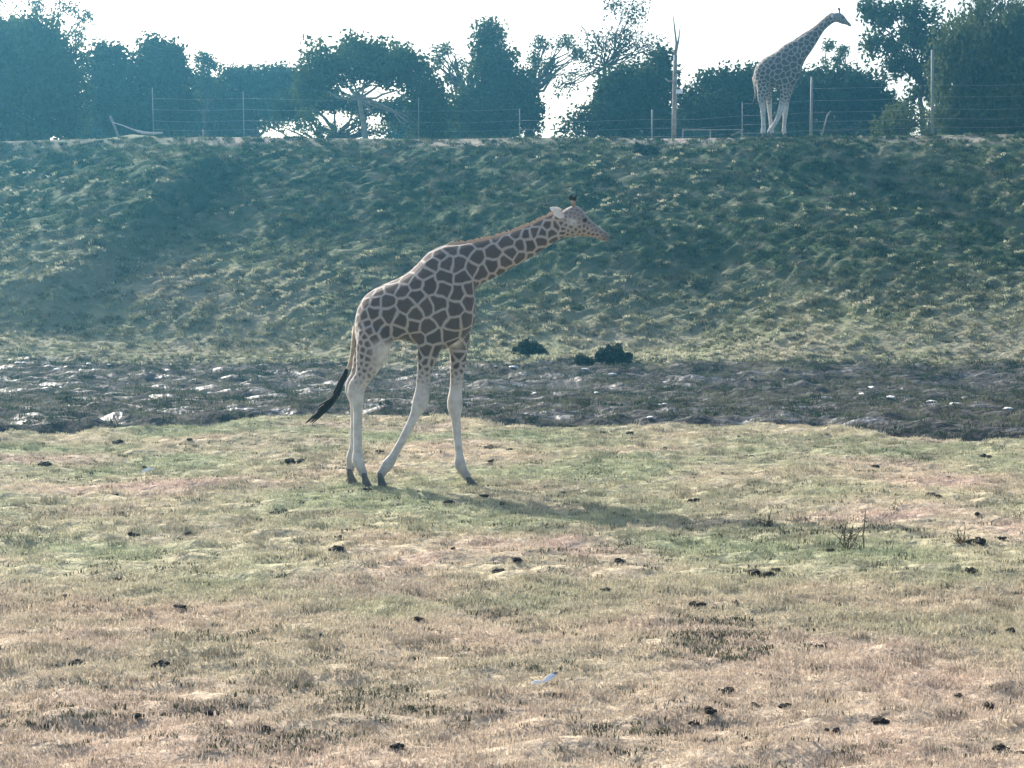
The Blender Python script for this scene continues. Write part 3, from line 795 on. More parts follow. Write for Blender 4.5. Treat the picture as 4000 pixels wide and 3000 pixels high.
spec2 = dict(to=to2, unit=u2, voxel=0.026, seed=8, coat=coat2, smooth=5,
    lofts=[
        [(262, 850, 270, 940, .07), (284, 765, 300, 1005, .26), (330, 700, 352, 1000, .34), (400, 638, 422, 985, .38), (470, 603, 500, 985, .41), (540, 556, 570, 1000, .43), (610, 498, 640, 1000, .42), (680, 464, 695, 985, .38), (745, 440, 740, 940, .33), (780, 425, 785, 860, .24)],
        [(660, 500, 770, 880, .28), (735, 445, 800, 780, .29), (790, 412, 850, 665, .25), (845, 375, 915, 570, .20), (920, 332, 978, 470, .16), (1000, 268, 1048, 355, .13), (1070, 206, 1110, 292, .11), (1125, 164, 1160, 256, .10), (1160, 148, 1185, 248, .1)],
        [(1130, 170, 1150, 245, .08), (1165, 148, 1178, 245, .11), (1205, 141, 1210, 250, .13), (1245, 150, 1245, 265, .13), (1280, 177, 1278, 272, .105), (1310, 220, 1312, 280, .08), (1343, 258, 1338, 296, .068), (1362, 280, 1357, 300, .022)],
    ],
    legs=[
        dict(y=(-0.22, -0.18), toe=1, hoof=(365, 1515), st=[(360, 900, 70, .2), (358, 990, 62, .17), (352, 1080, 52, .13), (355, 1150, 40, .10), (364, 1215, 34, .085), (368, 1300, 27, .06), (372, 1400, 25, .055), (370, 1460, 30, .06), (366, 1500, 26, .055)]),
        dict(y=(0.22, 0.18), toe=1, hoof=(480, 1515), st=[(420, 900, 70, .2), (430, 1000, 50, .15), (446, 1100, 34, .10), (452, 1180, 30, .08), (456, 1260, 24, .06), (466, 1360, 22, .055), (476, 1440, 26, .06), (480, 1490, 24, .055)]),
        dict(y=(-0.2, -0.17), toe=1, hoof=(425, 1510), st=[(620, 880, 75, .2), (605, 980, 52, .15), (592, 1070, 40, .11), (580, 1150, 35, .09), (566, 1225, 36, .085), (528, 1330, 27, .06), (482, 1410, 24, .055), (446, 1462, 28, .06), (428, 1490, 25, .055)]),
        dict(y=(0.2, 0.17), toe=1, hoof=(640, 1515), st=[(690, 880, 75, .2), (676, 980, 52, .15), (655, 1070, 38, .11), (640, 1150, 33, .09), (632, 1220, 34, .085), (624, 1320, 25, .06), (618, 1410, 24, .055), (616, 1460, 28, .06), (624, 1495, 25, .055)]),
    ])
g2, body2, V2, hv2 = make_giraffe(spec2)
g2.location = (g20.x, D2, BZ)
tag(g2, 'tall adult giraffe standing on top of the bank against the white sky', 'giraffe')
for leg, end in hv2:
    zg = float(H(g20.x + end.x, D2 + end.y, False)) - BZ - 0.02
    add_hoof(g2, end, 1, 0.085, 0.07, max(0.07, end.z - zg))
add_ear(g2, V2(1150, 165, -0.1), V2(1128, 205, -0.2), 0.055, (0.5, -1, 0.2))
add_ear(g2, V2(1150, 160, 0.1), V2(1120, 165, 0.22), 0.055, (0.5, -1, 0.2))
add_ossicone(g2, V2(1228, 150, -0.05), V2(1216, 94, -0.06), 0.028)
add_ossicone(g2, V2(1236, 150, 0.05), V2(1226, 94, 0.06), 0.028)
add_eye(g2, V2(1258, 200, -0.118), 0.034); add_eye(g2, V2(1258, 200, 0.118), 0.034)
add_mane(g2, [V2(680, 462), V2(745, 438), V2(790, 410), V2(845, 373), V2(920, 330), V2(1000, 266), V2(1070, 204), V2(1130, 160), V2(1170, 146)], 0.075, 0.025)
add_tail(g2, [V2(266, 860), V2(278, 950), V2(290, 1040), V2(280, 1100)], [.05, .04, .03, .025],
         [V2(280, 1080), V2(274, 1130), V2(276, 1180), V2(282, 1225)], 0.03, 20)

# ------------------------------------------------------------------ trees
def leaf_cloud(centers, per, spread, size, rnd, droop=0.0):
    c = np.repeat(np.asarray(centers), per, axis=0)
    n_ = len(c)
    p = c + np.clip(rnd.normal(0, 1, (n_, 3)), -1.7, 1.7) * spread
    if droop: p[:, 2] -= np.abs(rnd.normal(0, droop, n_))
    s = size * rnd.uniform(0.6, 1.35, n_)[:, None]
    d = rnd.normal(0, 1, (n_, 3)); d /= np.linalg.norm(d, axis=1)[:, None]
    if droop: d[:, 2] -= 1.3; d /= np.linalg.norm(d, axis=1)[:, None]
    e = rnd.normal(0, 1, (n_, 3)); e -= d * (e * d).sum(1)[:, None]; e /= np.linalg.norm(e, axis=1)[:, None]
    v = np.stack([p - d * s * 0.5, p + e * s * 0.28 + d * s * 0.05, p + d * s * 0.5, p - e * s * 0.28 + d * s * 0.05], 1).reshape(-1, 3)
    f = np.arange(n_ * 4).reshape(-1, 4)
    return v, f

def limb(mb, a, b_, r0, r1, rnd, bend=0.12, seg=4):
    a = np.array(a, float); b_ = np.array(b_, float); L = np.linalg.norm(b_ - a)
    pts = []
    for i in range(seg + 1):
        t = i / seg; p = a + (b_ - a) * t
        if 0 < i < seg: p = p + rnd.normal(0, bend * L / seg, 3)
        pts.append(tuple(p))
    mb.tube(pts, [r0 + (r1 - r0) * i / seg for i in range(seg + 1)], 6)
    return pts

tree_id = [0]
def tree(name, label, Y, tx, lobes, dens=1.0, leaf=0.20, mat=0, cat='tree', group=None, depth=None, trunk_r=0.16, limbs=9, extra=(), bark=None, droop=0.0, clump=0.30, twigs=0, fork=None):
    """lobes: (px, py, rx, ry) of the crown's masses in photo pixels at distance Y; tx: pixel column of the trunk"""
    tree_id[0] += 1; rnd = np.random.default_rng(100 + tree_id[0])
    k = Y / F_PX
    base = P(tx, 530, Y); bz = float(H(base.x, Y, False))
    root = empty(name, (base.x, Y, bz - 0.05)); tag(root, label, cat, group)
    cs = []; L = []
    for (px, py, rx, ry) in lobes:
        c = P(px, py, Y); ax, az = rx * k, ry * k; ax, az = max(0.4 * ax, ax - 0.16), max(0.35 * az, az - 0.24); ay = (depth or 0.85) * max(0.7, min(ax, 2.2))
        L.append((c, ax, ay, az))
        vol = max((ax + 0.15) * (az + 0.15), 0.2)
        ncl = max(4, int(vol * 26.0 * dens * (1.0 if dens > 0.7 else 0.55)))
        d = rnd.normal(0, 1, (ncl, 3)); d /= np.linalg.norm(d, axis=1)[:, None]
        rad = rnd.random(ncl) ** (1 / 2.1)
        q = d * rad[:, None]
        bump = 1 + 0.22 * np.array([noise(np.array([a[0] * 2.1 + a[1] + tree_id[0] * 3.7]), np.array([a[2] * 2.1]), 61)[0] for a in d])
        q = q * bump[:, None] * np.array([ax, ay, az]) + np.array([c.x, Y + rnd.uniform(-.4, .4), c.z])
        cs.append(q)
    cs = np.concatenate(cs)
    cs = cs[cs[:, 2] > bz + 0.05]
    v, f = leaf_cloud(cs, 80, clump * 0.9, leaf * (1.05 if dens > 0.7 else 0.9), rnd, droop)
    v[:, 2] = np.maximum(v[:, 2], bz + 0.02)
    org = np.array([base.x, Y, bz - 0.05])
    crown = np_mesh('crown', v - org, f, LEAF[mat]); crown.parent = root
    mb = MB()
    mid = np.mean(cs, 0); top = cs[np.argmax(cs[:, 2])]
    if fork: forkp = np.array(P(fork[0], fork[1], Y))
    else: forkp = np.array([base.x * 0.5 + mid[0] * 0.5, Y, bz + max(0.4, 0.45 * (mid[2] - bz))])
    b0 = np.array([base.x, Y, bz - 0.2])
    limb(mb, b0, forkp, trunk_r * 1.25, trunk_r * 0.8, rnd, 0.10, 5)
    pick = cs[rnd.permutation(len(cs))[:limbs]]
    ends = [tuple(p) for p in pick] + [tuple(P(ex, ey, Y + rnd.uniform(-.6, .6))) for ex, ey in extra]
    for e in ends:
        s = forkp + (np.array(e) - forkp) * 0.0
        pts = limb(mb, s, e, trunk_r * 0.5, 0.012 if (len(extra) and e in ends[limbs:]) else 0.02, rnd, 0.22, 5)
        for _ in range(twigs):
            j = rnd.integers(2, 5); a = np.array(pts[j]); t2 = a + rnd.normal(0, 0.45, 3) + np.array([0, 0, 0.3])
            limb(mb, a, t2, 0.022, 0.006, rnd, 0.25, 3)
    tr = mb.build('trunk', bark or m_bark, root); tr.data.transform(Matrix.Translation(Vector(-org)))
    return root

tree('broad_tree', 'broad dense tree with pale limbs rising above the bank at the open end', 81, 60, [(40, 330, 290, 290), (170, 250, 150, 190), (80, 170, 160, 110), (-200, 250, 250, 300), (230, 420, 110, 140), (-420, 150, 260, 300)], 0.95, 0.21, 1, limbs=12, bark=m_palebark, trunk_r=0.2)
tree('feathery_tree', 'thin feathery treetop with bare twigs rising behind the broad dense tree', 93, 120, [(60, 10, 140, 60), (255, 45, 100, 50), (330, 70, 50, 45), (180, 20, 100, 60), (320, 160, 30, 60), (-80, -40, 140, 90)], 0.35, 0.15, 1, limbs=20, clump=0.22, twigs=2)
tree('rounded_tree', 'dark rounded tree with two humps behind the leaning fence post', 89, 560, [(410, 330, 130, 175), (600, 300, 120, 175), (560, 430, 230, 130), (690, 330, 75, 150), (420, 220, 90, 65), (640, 210, 80, 70)], 1.0, 0.2, 0)
tree('small_tree', 'small airy tree with sky showing through beside the two-humped tree', 96, 800, [(795, 250, 60, 55), (790, 330, 75, 80)], 0.75, 0.16, 1, clump=0.2)
tree('low_tree', 'low dark tree with a ragged flat top beside the spreading dome', 99, 1000, [(880, 400, 150, 130), (1030, 390, 150, 130), (1150, 380, 110, 130), (950, 310, 90, 60), (1080, 310, 100, 60)], 0.95, 0.2, 0)
tree('domed_tree', 'wide domed tree with a pale forked trunk and sky under its crown', 80, 1440, [(1400, 232, 225, 100), (1260, 280, 115, 85), (1555, 268, 145, 92), (1205, 340, 60, 100), (1650, 350, 85, 125), (1690, 440, 100, 130)], 1.05, 0.19, 1, bark=m_palebark, fork=(1405, 385), limbs=8, extra=((1350, 250), (1465, 300), (1560, 290), (1480, 460), (1330, 300)), trunk_r=0.13, twigs=1)
tree('leafy_shrub', 'leafy shrub standing beneath the crown of the domed tree', 86, 1300, [(1280, 400, 150, 52), (1430, 412, 120, 52), (1150, 410, 100, 85), (1560, 430, 90, 70)], 0.95, 0.17, 0, 'shrub', clump=0.22)
tree('twiggy_shrub', 'ragged low shrub with bright gaps at the foot of the domed tree', 83, 1230, [(1130, 500, 110, 34), (1280, 515, 120, 26), (1400, 480, 45, 50), (1200, 455, 90, 22), (1480, 505, 70, 32)], 0.42, 0.15, 1, 'shrub', clump=0.2, twigs=2, limbs=16)
tree('tall_tree', 'tall pointed leafy tree beside the domed tree', 87, 1920, [(1905, 150, 75, 75), (1920, 240, 110, 100), (1930, 340, 125, 120), (1910, 450, 150, 110), (2030, 350, 55, 120), (1825, 420, 80, 110)], 1.0, 0.19, 1)
tree('thin_tree', 'thin see-through tree leaning out over the wide dome', 90, 1830, [(1740, 195, 60, 35), (1790, 260, 55, 60), (1770, 320, 45, 45), (1720, 240, 30, 50)], 0.33, 0.15, 1, limbs=16, clump=0.18, twigs=2, fork=(1830, 390))
tree('spindly_tree', 'spindly tree with a flat leafy cap and open branches', 92, 2075, [(2120, 170, 60, 28), (2210, 165, 60, 26), (2250, 205, 40, 35), (2090, 230, 50, 50), (2150, 250, 60, 45)], 0.42, 0.16, 1, limbs=18, clump=0.2, twigs=2, fork=(2080, 360), extra=((2250, 220), (2200, 170)))
tree('leafy_shrub', 'shrub sloping down to the bright gap between the trees', 85, 2050, [(2050, 400, 50, 120), (2075, 470, 55, 80), (2095, 425, 35, 35)], 0.85, 0.18, 0, 'shrub')
tree('open_tree', 'open tree with dark bare branches fanning into the white sky', 84, 2370, [(2430, 130, 75, 36), (2330, 160, 60, 40), (2520, 185, 60, 34), (2440, 185, 60, 40), (2395, 25, 34, 26), (2490, 45, 40, 26), (2300, 240, 60, 40), (2200, 330, 60, 30)], 0.16, 0.15, 0, limbs=18, clump=0.34, twigs=4, fork=(2366, 262), trunk_r=0.075,
     extra=((2255, 90), (2335, 120), (2405, 130), (2430, 60), (2560, 185), (2540, 150), (2130, 300), (2170, 350), (2220, 290)))
tree('rounded_tree', 'rounded dark tree beside the tall forked dead trunk', 80, 2480, [(2400, 400, 110, 130), (2510, 370, 120, 150), (2590, 290, 50, 95), (2440, 320, 110, 60), (2560, 430, 100, 110), (2590, 225, 28, 45)], 1.0, 0.19, 0)
tree('low_shrub', 'low dark shrub rising from the bright gap towards the rounded tree', 79, 2280, [(2230, 495, 60, 40), (2300, 470, 70, 65), (2360, 470, 60, 80)], 0.9, 0.18, 0, 'shrub')
tree('spreading_tree', 'spreading dark tree between the dead trunk and the tall giraffe', 85, 2820, [(2760, 400, 90, 110), (2870, 340, 90, 95), (2940, 380, 90, 150), (2700, 440, 60, 95), (2830, 430, 150, 110), (2790, 310, 60, 40)], 1.0, 0.2, 0)
tree('hedge_tree', 'dense dark hedge tree behind the tall giraffe and wire fence', 88, 3250, [(3090, 400, 120, 130), (3250, 390, 120, 125), (3390, 390, 100, 130), (3180, 320, 90, 60), (3330, 320, 90, 60), (3450, 440, 80, 100)], 1.0, 0.2, 0)
tree('sapling', 'sparse sapling showing above the hedge by the giraffe', 92, 3270, [(3240, 180, 20, 40), (3295, 200, 25, 50), (3255, 240, 50, 35)], 0.5, 0.15, 1, limbs=8, clump=0.16, twigs=1)
tree('airy_tree', 'large airy tree with hanging leaf clumps and bright gaps', 84, 3600, [(3470, 60, 100, 75), (3570, 50, 110, 70), (3430, 175, 75, 70), (3520, 260, 90, 75), (3640, 170, 60, 120), (3400, 20, 40, 30), (3590, 370, 45, 60), (3660, 330, 60, 130), (3560, 150, 110, 80)], 0.72, 0.18, 1, limbs=16, clump=0.24, trunk_r=0.12, fork=(3600, 330))
tree('weeping_tree', 'large weeping tree with trailing olive leaves at the end of the fence', 76, 3840, [(3850, 100, 190, 160), (3790, 300, 130, 200), (3900, 420, 170, 130), (3960, 220, 160, 230), (3740, 430, 120, 120), (3710, 200, 80, 170), (4150, 200, 170, 300)], 0.95, 0.17, 2, droop=0.35, trunk_r=0.2)
tree('leafy_bush', 'leafy bush growing through the wires beside the tall fence post', 74, 3540, [(3520, 465, 75, 60), (3590, 480, 45, 45), (3460, 495, 40, 35)], 0.9, 0.15, 2, 'bush')
HB = ['under the broad dense tree', 'between the broad dense tree and the two-humped tree', 'behind the leaning fence post', 'under the two-humped tree', 'under the small airy tree',
      'at the edge of the domed tree', 'between the domed tree and the tall pointed tree', 'under the tall pointed tree', 'behind the low dark shrub', 'beside the tall dead trunk',
      'behind the low grey rail', 'under the spreading dark tree', 'behind the legs of the tall giraffe', 'behind the broken stake', 'beside the leafy bush in the wires', 'behind the tall fence post', 'under the weeping tree']
for i, (px, top, rx) in enumerate([(90, 400, 150), (320, 430, 150), (520, 430, 150), (720, 420, 150), (900, 400, 130), (1620, 430, 110), (1780, 410, 120), (1930, 430, 110), (2420, 430, 110), (2580, 420, 110), (2740, 430, 110), (2920, 420, 120), (3090, 410, 120), (3260, 400, 120), (3440, 420, 110), (3720, 400, 140), (3930, 400, 140)]):
    tree('hedge_bush', 'dark hedge bush filling the gap ' + HB[i], 100 + (i % 3) * 2, px, [(px, 520, rx, 530 - top), (px + 30, 480, rx * 0.7, (530 - top) * 0.55)], 0.8, 0.22, 0, 'bush', 'hedge bushes behind the trees', limbs=3, trunk_r=0.07)

# tall pale dead trunk with two bare prongs
dt = P(2633, 530, 73.5); dz = float(H(dt.x, 73.5, False))
root = empty('dead_tree', (dt.x, 73.5, dz)); tag(root, 'tall pale dead trunk ending in two bare prongs', 'dead tree')
q = lambda px, py: P(px, py, 73.5) - Vector((dt.x, 73.5, dz))
MB().tube([q(2632, 545), q(2634, 430), q(2636, 320), q(2638, 215)], [0.10, 0.09, 0.085, 0.075], 12).build('trunk', m_palebark, root)
for bpts, brad in (([(2638, 220), (2642, 170), (2634, 100), (2627, 42)], [0.06, 0.045, 0.03, 0.01]), ([(2640, 205), (2650, 160), (2658, 97)], [0.05, 0.038, 0.012]),
                   ([(2634, 315), (2612, 318), (2598, 306)], [0.04, 0.032, 0.022]), ([(2638, 275), (2656, 276), (2672, 262)], [0.038, 0.03, 0.012])):
    MB().tube([q(*p_) for p_ in bpts], brad, 7).build('branch', m_palebark, root)
sb = P(2654, 357, 73.3)
sbox = MB().box((0, 0, 0), (0.125, 0.03, 0.075)).build('notice_board', m_white, None, False); sbox.location = (sb.x, 73.36, sb.z)
bv = sbox.modifiers.new('b', 'BEVEL'); bv.width = 0.006
tag(sbox, 'small white board fixed to the tall dead trunk', 'sign')

# wire fence along the top of the bank
fz = empty('wire_fence', (0, 73, 7.3)); tag(fz, 'weathered post and wire fence along the top of the bank', 'fence')
posts = [(430, 452, 72.2, 18, .05), (595, 342, 77, 3, .022), (950, 358, 77.5, 2, .022), (1635, 380, 77.5, 0, .022), (2030, 425, 77, 0, .022), (2548, 428, 76, 0, .04), (2900, 400, 74.8, 0, .022), (3172, 300, 73.6, -2, .055), (3642, 195, 72.6, 4, .055), (4120, 180, 72.2, 0, .055)]
tops = []
for (px, py, Yp, tilt, r_) in posts:
    tp = P(px, py, Yp); zb = float(H(tp.x, Yp, False)) - 0.25
    bp_ = Vector((tp.x + tilt * 0.012 * (1 if tilt != 18 else 2.2), Yp, zb))
    o = MB().tube([bp_ - fz.location, bp_.lerp(tp, .5) - fz.location, tp - fz.location], [r_ * 1.1, r_, r_ * 0.95], 9).build('post', m_post, fz)
    tops.append((bp_, tp))
for i in range(1, len(tops) - 1):
    a0, a1 = tops[i]; b0, b1 = tops[i + 1]
    for zf in (0.42, 0.75, 1.1, 1.55, 2.0):
        pa = Vector((a0.x + (a1.x - a0.x) * zf / 3, a0.y, a0.z + 0.25 + zf)); pb = Vector((b0.x, b0.y, b0.z + 0.25 + zf))
        if pa.z > a1.z or pb.z > b1.z: continue
        mid = (pa + pb) / 2 - Vector((0, 0, 0.03 + 0.05 * random.random()))
        pts = [pa.lerp(mid, t) if t <= 1 else mid.lerp(pb, t - 1) for t in (0, .5, 1, 1.5, 2)]
        MB().tube([p - fz.location for p in pts], 0.0045, 5).build('wire', m_wire, fz)
# stick leaning between the fence posts
st = MB(); a = P(3210, 520, 72.4); b_ = P(3232, 450, 72.8); c_ = P(3245, 433, 72.9)
st.tube([(0, 0, -0.1), b_ - a, c_ - a], [0.035, 0.03, 0.018], 7); st.tube([b_ - a, b_ - a + Vector((0.12, 0, 0.02))], [0.02, 0.01], 5)
o = st.build('broken_stake', m_palebark); o.location = a; tag(o, 'short broken stake leaning beside the fence behind the tall giraffe', 'stake')

# low railing between dead trunk and the tall giraffe
rl = empty('low_railing', tuple(P(2780, 530, 74.0))); tag(rl, 'low grey rail on short posts beside the dead trunk', 'railing')
ra, rb = P(2665, 508, 74), P(2905, 506, 74)
MB().tube([ra - rl.location, rb - rl.location], [0.018, 0.018], 8).build('rail', m_post, rl)
for px in (2668, 2775, 2900):
    p = P(px, 507, 74); zb = float(H(p.x, 74, False)) - 0.1
    MB().tube([Vector((p.x, 74, zb)) - rl.location, Vector((p.x, 74, p.z + 0.03)) - rl.location], [0.022, 0.022], 8).build('post', m_post, rl)
MB().tube([P(2855, 530, 74) - rl.location, P(2900, 508, 74) - rl.location], [0.025, 0.025], 6).build('brace', m_post, rl)

# grassy mound with a pale worn scrape on the bank top
mm = []; mf = []
mc = P(560, 520, 73.0); ks = 73.0 / F_PX
n1, n2 = 40, 14
for j in range(n2):
    for i in range(n1):
        s = i / (n1 - 1); t = j / (n2 - 1)
        px = 420 + s * 620
        hh = (22 * math.exp(-((px - 520) / 130.0) ** 2) + 9 * math.exp(-((px - 800) / 170.0) ** 2)) * ks * 1.35
        yy = -1.2 + 2.6 * t
        prof = max(0.0, 1 - ((yy - 0.1) / 1.3) ** 2)
        z = hh * prof + 0.03 * float(noise(np.array([px * 0.03]), np.array([yy * 3.0]), 81)[0]) - 0.05
        p = P(px, 530, 73.0); mm.append((p.x - mc.x, yy, z + float(H(p.x, 73.0 + yy, False)) - mc.z + 0.02))
for j in range(n2 - 1):
    for i in range(n1 - 1):
        q_ = j * n1 + i; mf.append((q_, q_ + 1, q_ + n1 + 1, q_ + n1))
m_mound = plain('dry_mound', (0.12, 0.14, 0.075), 0.95, 0.35, 2.5, 0.6)
mo = mesh_obj('earth_mound', mm, mf, m_mound, None, True); mo.location = mc
tag(mo, 'low grassy earth mound behind the bank edge with a pale log', 'mound')
lg = MB(); ptsl = [(440, 478), (480, 490), (520, 507), (560, 519), (600, 521), (636, 518)]
l0 = P(540, 515, 71.6)
lg.tube([P(a_, b_, 71.55) - l0 for a_, b_ in ptsl], [0.012, 0.02, 0.035, 0.05, 0.05, 0.03], 9)
lo = lg.build('fallen_log', plain('bleached_wood', (0.46, 0.43, 0.40), 0.8, 0.15, 4, 0.3)); lo.location = l0
tag(lo, 'curved bleached log lying on the grassy mound at the bank top', 'log')

# ------------------------------------------------------------------ bushes at the foot of the bank
def low_bush(px, py, w, h, Yd, label, name='dark_bush'):
    base = P(px, py, Yd); bz = float(H(base.x, Yd)); rnd = np.random.default_rng(int(px))
    root = empty(name, (base.x, Yd, bz)); tag(root, label, 'bush')
    k = Yd / F_PX; nC = 60
    d = rnd.normal(0, 1, (nC, 3)); d /= np.linalg.norm(d, axis=1)[:, None]; d[:, 2] = np.abs(d[:, 2])
    q_ = d * (rnd.random(nC) ** 0.5)[:, None] * np.array([w * k / 2, 0.35, h * k])
    q_[:, 2] *= 1 + 0.3 * rnd.normal(0, 1, nC).clip(-1, 1)
    v, f = leaf_cloud(q_, 90, 0.05, 0.075, rnd)
    v[:, 2] = np.maximum(v[:, 2], 0.0)
    o = np_mesh('foliage', v, f, m_bushleaf); o.parent = root
    mb = MB()
    for i in range(10): limb(mb, (rnd.normal(0, .08), rnd.normal(0, .06), -0.05), q_[i], 0.018, 0.006, rnd, 0.15, 3)
    mb.build('stem', m_twig, root)
low_bush(2068, 1345, 140, 46, 53.2, 'rounded green bush on the lower bank beside the bigger dark bush')
low_bush(2395, 1408, 170, 62, 51.3, 'large dark ragged bush at the foot of the bank')
low_bush(2280, 1420, 60, 20, 51.0, 'tiny dark weed clump next to the ragged bush', 'weed_clump')
low_bush(2510, 640, 130, 40, 69.0, 'small dark bush with bare tips just below the bank top', 'bank_bush')

# ------------------------------------------------------------------ small things on the field
def clod_mesh(seed):
    rnd = random.Random(seed); bm = bmesh.new()
    for k in range(rnd.randint(3, 6)):
        r = rnd.uniform(0.03, 0.06)
        mt = Matrix.Translation((rnd.gauss(0, 0.065), rnd.gauss(0, 0.05), rnd.uniform(0.0, 0.022))) @ Matrix.Rotation(rnd.uniform(0, 6.3), 4, 'Z') @ Matrix.Diagonal((rnd.uniform(1.0, 1.9), rnd.uniform(.8, 1.3), rnd.uniform(.5, 0.9), 1))
        res = bmesh.ops.create_icosphere(bm, subdivisions=2, radius=r, matrix=mt)
        for v in res['verts']: v.co += Vector((rnd.gauss(0, .006), rnd.gauss(0, .006), rnd.gauss(0, .006)))
    me = bpy.data.meshes.new('earth_clod'); bm.to_mesh(me); bm.free(); me.materials.append(m_clod)
    return me
clods = [clod_mesh(i) for i in range(7)]
CL = [(172, 1822, 1.2), (1160, 1812, 1.3), (2965, 1804, 1.1), (1920, 1746, 1.2), (1745, 1969, .9), (1067, 2022, 1.0), (1330, 2138, 0.9), (1950, 2260, .9), (2985, 2262, 1.2), (3635, 1938, .9),
      (3860, 1786, 1.0), (3716, 1877, .8), (605, 2622, .55), (2857, 2862, .62), (3454, 2848, .6), (2785, 2812, .5), (3164, 2481, .5), (434, 1745, 1.0), (1637, 2441, .5), (3806, 2132, .8), (1890, 1952, .6), (2470, 1715, .8),
      (800, 1838, .6), (3240, 2860, .5), (3090, 2785, .4), (2970, 2780, .4), (700, 2090, .6), (1180, 1960, .5), (3420, 1830, .7), (2700, 1960, .6), (420, 1935, .6), (960, 1850, .6), (2890, 2370, .45), (240, 2345, .5), (2330, 2590, .55), (2900, 1730, .7), (1310, 1700, .8), (560, 1830, .5)]
crnd = random.Random(21)
CL += [(crnd.uniform(30, 3970), 1720 + 1240 * crnd.random() ** 1.6, crnd.uniform(0.28, 0.6)) for _ in range(70)]
for i, (px, py, s) in enumerate(CL):
    x_, y_ = on_field(px, py)
    o = bpy.data.objects.new('earth_clod', clods[i % 7]); COL.objects.link(o)
    o.location = (x_, y_, float(H(x_, y_)) + 0.012); s *= 0.72; o.scale = (s * 1.15, s, s * 1.05); o.rotation_euler = (0, 0, i * 1.7)
    tag(o, 'dark clod of earth lying on the pale turf', 'clod', 'dark clods scattered over the field')
# larger dark heap cut by the corner of the field
x_, y_ = on_field(3960, 2965)
o = bpy.data.objects.new('dung_heap', clods[2]); COL.objects.link(o); o.location = (x_, y_, float(H(x_, y_)) + .01); o.scale = (1.1, .9, .8)
tag(o, 'large dark heap of dung beside long dark grass', 'dung')

# white feathers
def feather(px, py, length, yaw, lift, mat, label):
    x_, y_ = on_field(px, py); v = []; f = []
    nn = 10
    for i in range(nn + 1):
        t = i / nn; w = length * 0.16 * math.sin(math.pi * min(1, 0.12 + t * 0.88)) ** 0.7
        zc = lift * math.sin(t * 2.2) * length
        for s, dz_ in ((-1, 0.012), (-.5, 0.0), (0, -0.006), (.5, 0.0), (1, 0.012)): v.append((t * length - length / 2, s * w * (1 + .12 * random.uniform(-1, 1)), zc + dz_ + 0.02))
    for i in range(nn):
        for k in range(4): f.append((i * 5 + k, i * 5 + k + 1, i * 5 + 6 + k, i * 5 + 5 + k))
    o = mesh_obj('feather', v, f, mat, None, True); o.location = (x_, y_, float(H(x_, y_)) + 0.03); o.rotation_euler = (math.radians(38), 0, yaw)
    sm = o.modifiers.new('t', 'SOLIDIFY'); sm.thickness = 0.002
    return tag(o, label, 'feather')
feather(2135, 2705, 0.10, 0.95, 0.30, m_feather, 'white feather standing up in the near grass')
feather(2100, 2735, 0.07, 0.1, 0.12, m_feather, 'small white feather lying flat beside the upright one')
feather(2150, 2690, 0.07, 1.1, 0.35, m_featherg, 'grey feather tip behind the upright white feather')
feather(575, 1864, 0.14, 0.4, 0.3, m_feather, 'lone white feather in the turf behind the clods')

# dry weeds
def weed(px, py, h, label, main=True, seed=1):
    rnd = np.random.default_rng(seed); x_, y_ = on_field(px, py); mb = MB()
    if main: limb(mb, (0.10, 0, -0.03), (0.12, 0.02, h * 1.15), 0.007, 0.004, rnd, 0.06, 5)
    for k in range(9):
        a = rnd.uniform(-1.1, 1.1); L_ = h * rnd.uniform(0.45, 0.85)
        e = (math.sin(a) * L_ - 0.05, rnd.normal(0, .08), math.cos(a) * L_ * 0.8)
        pts = limb(mb, (-0.05, 0, -0.03), e, 0.006, 0.003, rnd, 0.2, 4)
        for _ in range(2):
            j = rnd.integers(2, 5); s = np.array(pts[j]); limb(mb, s, s + rnd.normal(0, .06, 3) + np.array([0, 0, .05]), 0.004, 0.002, rnd, .2, 2)
    o = mb.build('dry_weed', m_twig); o.location = (x_, y_, float(H(x_, y_))); tag(o, label, 'weed')
weed(3345, 2155, 0.30, 'dry branching weed with one tall upright stalk in the field', True, 2)
weed(3800, 2140, 0.14, 'small dry weed standing apart from the tall stalked one', False, 3)
weed(3010, 2060, 0.14, 'wispy dry weed at the tip of the giraffe shadow', False, 5)

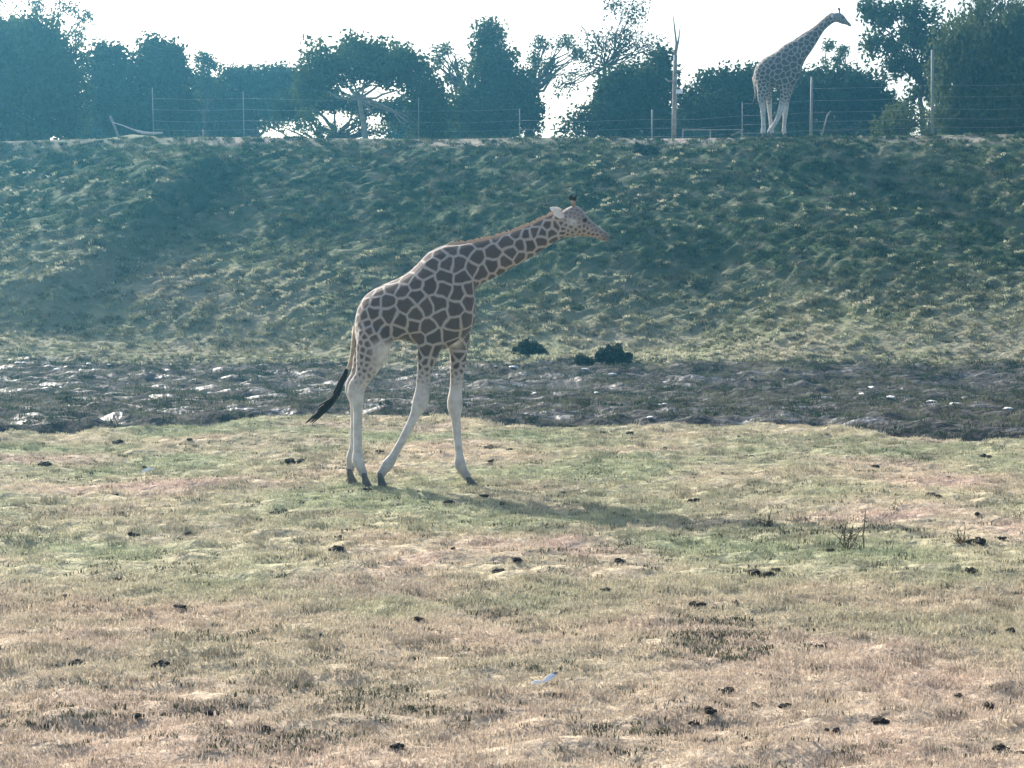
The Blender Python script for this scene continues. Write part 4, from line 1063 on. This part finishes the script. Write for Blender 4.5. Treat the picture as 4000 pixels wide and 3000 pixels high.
# pale stones in the wet hollow
def stone_mesh(seed):
    rnd = random.Random(seed); bm = bmesh.new()
    bmesh.ops.create_icosphere(bm, subdivisions=2, radius=0.1)
    for v in bm.verts: v.co *= 1 + rnd.gauss(0, .09); v.co.z *= 0.55
    me = bpy.data.meshes.new('pale_stone'); bm.to_mesh(me); bm.free(); me.materials.append(m_stone); return me
sts = [stone_mesh(i) for i in range(4)]
for i, (px, py, sx) in enumerate([(70, 1420, 1.1), (100, 1418, .8), (235, 1440, 1.4), (395, 1420, .9), (425, 1428, .8), (560, 1445, 1.0), (650, 1455, 1.3), (1012, 1474, .8), (310, 1450, 1.2), (2005, 1452, 1.4), (1935, 1458, .8),
                               (2290, 1455, 1.2), (2390, 1465, 1.4), (2590, 1490, 1.1), (3040, 1474, 1.4), (3062, 1480, .8), (3420, 1520, 1.4), (3370, 1545, 1.2), (3480, 1555, 1.2), (3640, 1575, 1.2), (3735, 1585, 1.2), (3920, 1600, 1.0), (2580, 1586, .7), (2600, 1588, .7), (2545, 1650, .8), (2330, 1540, .9), (2090, 1545, 1.2)]):
    Yd = F_PX * CAM_H / (py - 1047.0)
    for _ in range(6):
        Xd = (px - 2000) / F_PX * Yd; Yd = 0.5 * Yd + 0.5 * F_PX * (CAM_H - float(H(Xd, Yd))) / (py - 1047.0)
    o = bpy.data.objects.new('pale_stone', sts[i % 4]); COL.objects.link(o)
    o.location = (Xd, Yd, float(H(Xd, Yd)) + 0.03); o.scale = (sx * 0.95, sx * 0.55, sx * 0.5); o.rotation_euler = (0, 0, i * 0.3)
    tag(o, 'pale stone lying in the wet muddy hollow', 'stone', 'pale stones in the wet hollow')

# ------------------------------------------------------------------ haze
hb = MB().box((0, 205, 8.0), (330, 285, 13.0)).build('haze', None, None, False)
mh = bpy.data.materials.new('haze'); mh.use_nodes = True; nn = mh.node_tree.nodes; nn.remove(nn['Principled BSDF'])
pv = nn.new('ShaderNodeVolumePrincipled'); pv.inputs['Color'].default_value = rgb(HAZE_COLOR); pv.inputs['Density'].default_value = HAZE_DENSITY; pv.inputs['Anisotropy'].default_value = 0.72
mh.node_tree.links.new(pv.outputs[0], nn['Material Output'].inputs['Volume'])
hb.data.materials.append(mh); tag(hb, 'pale blue haze in the air', 'haze', kind='stuff')
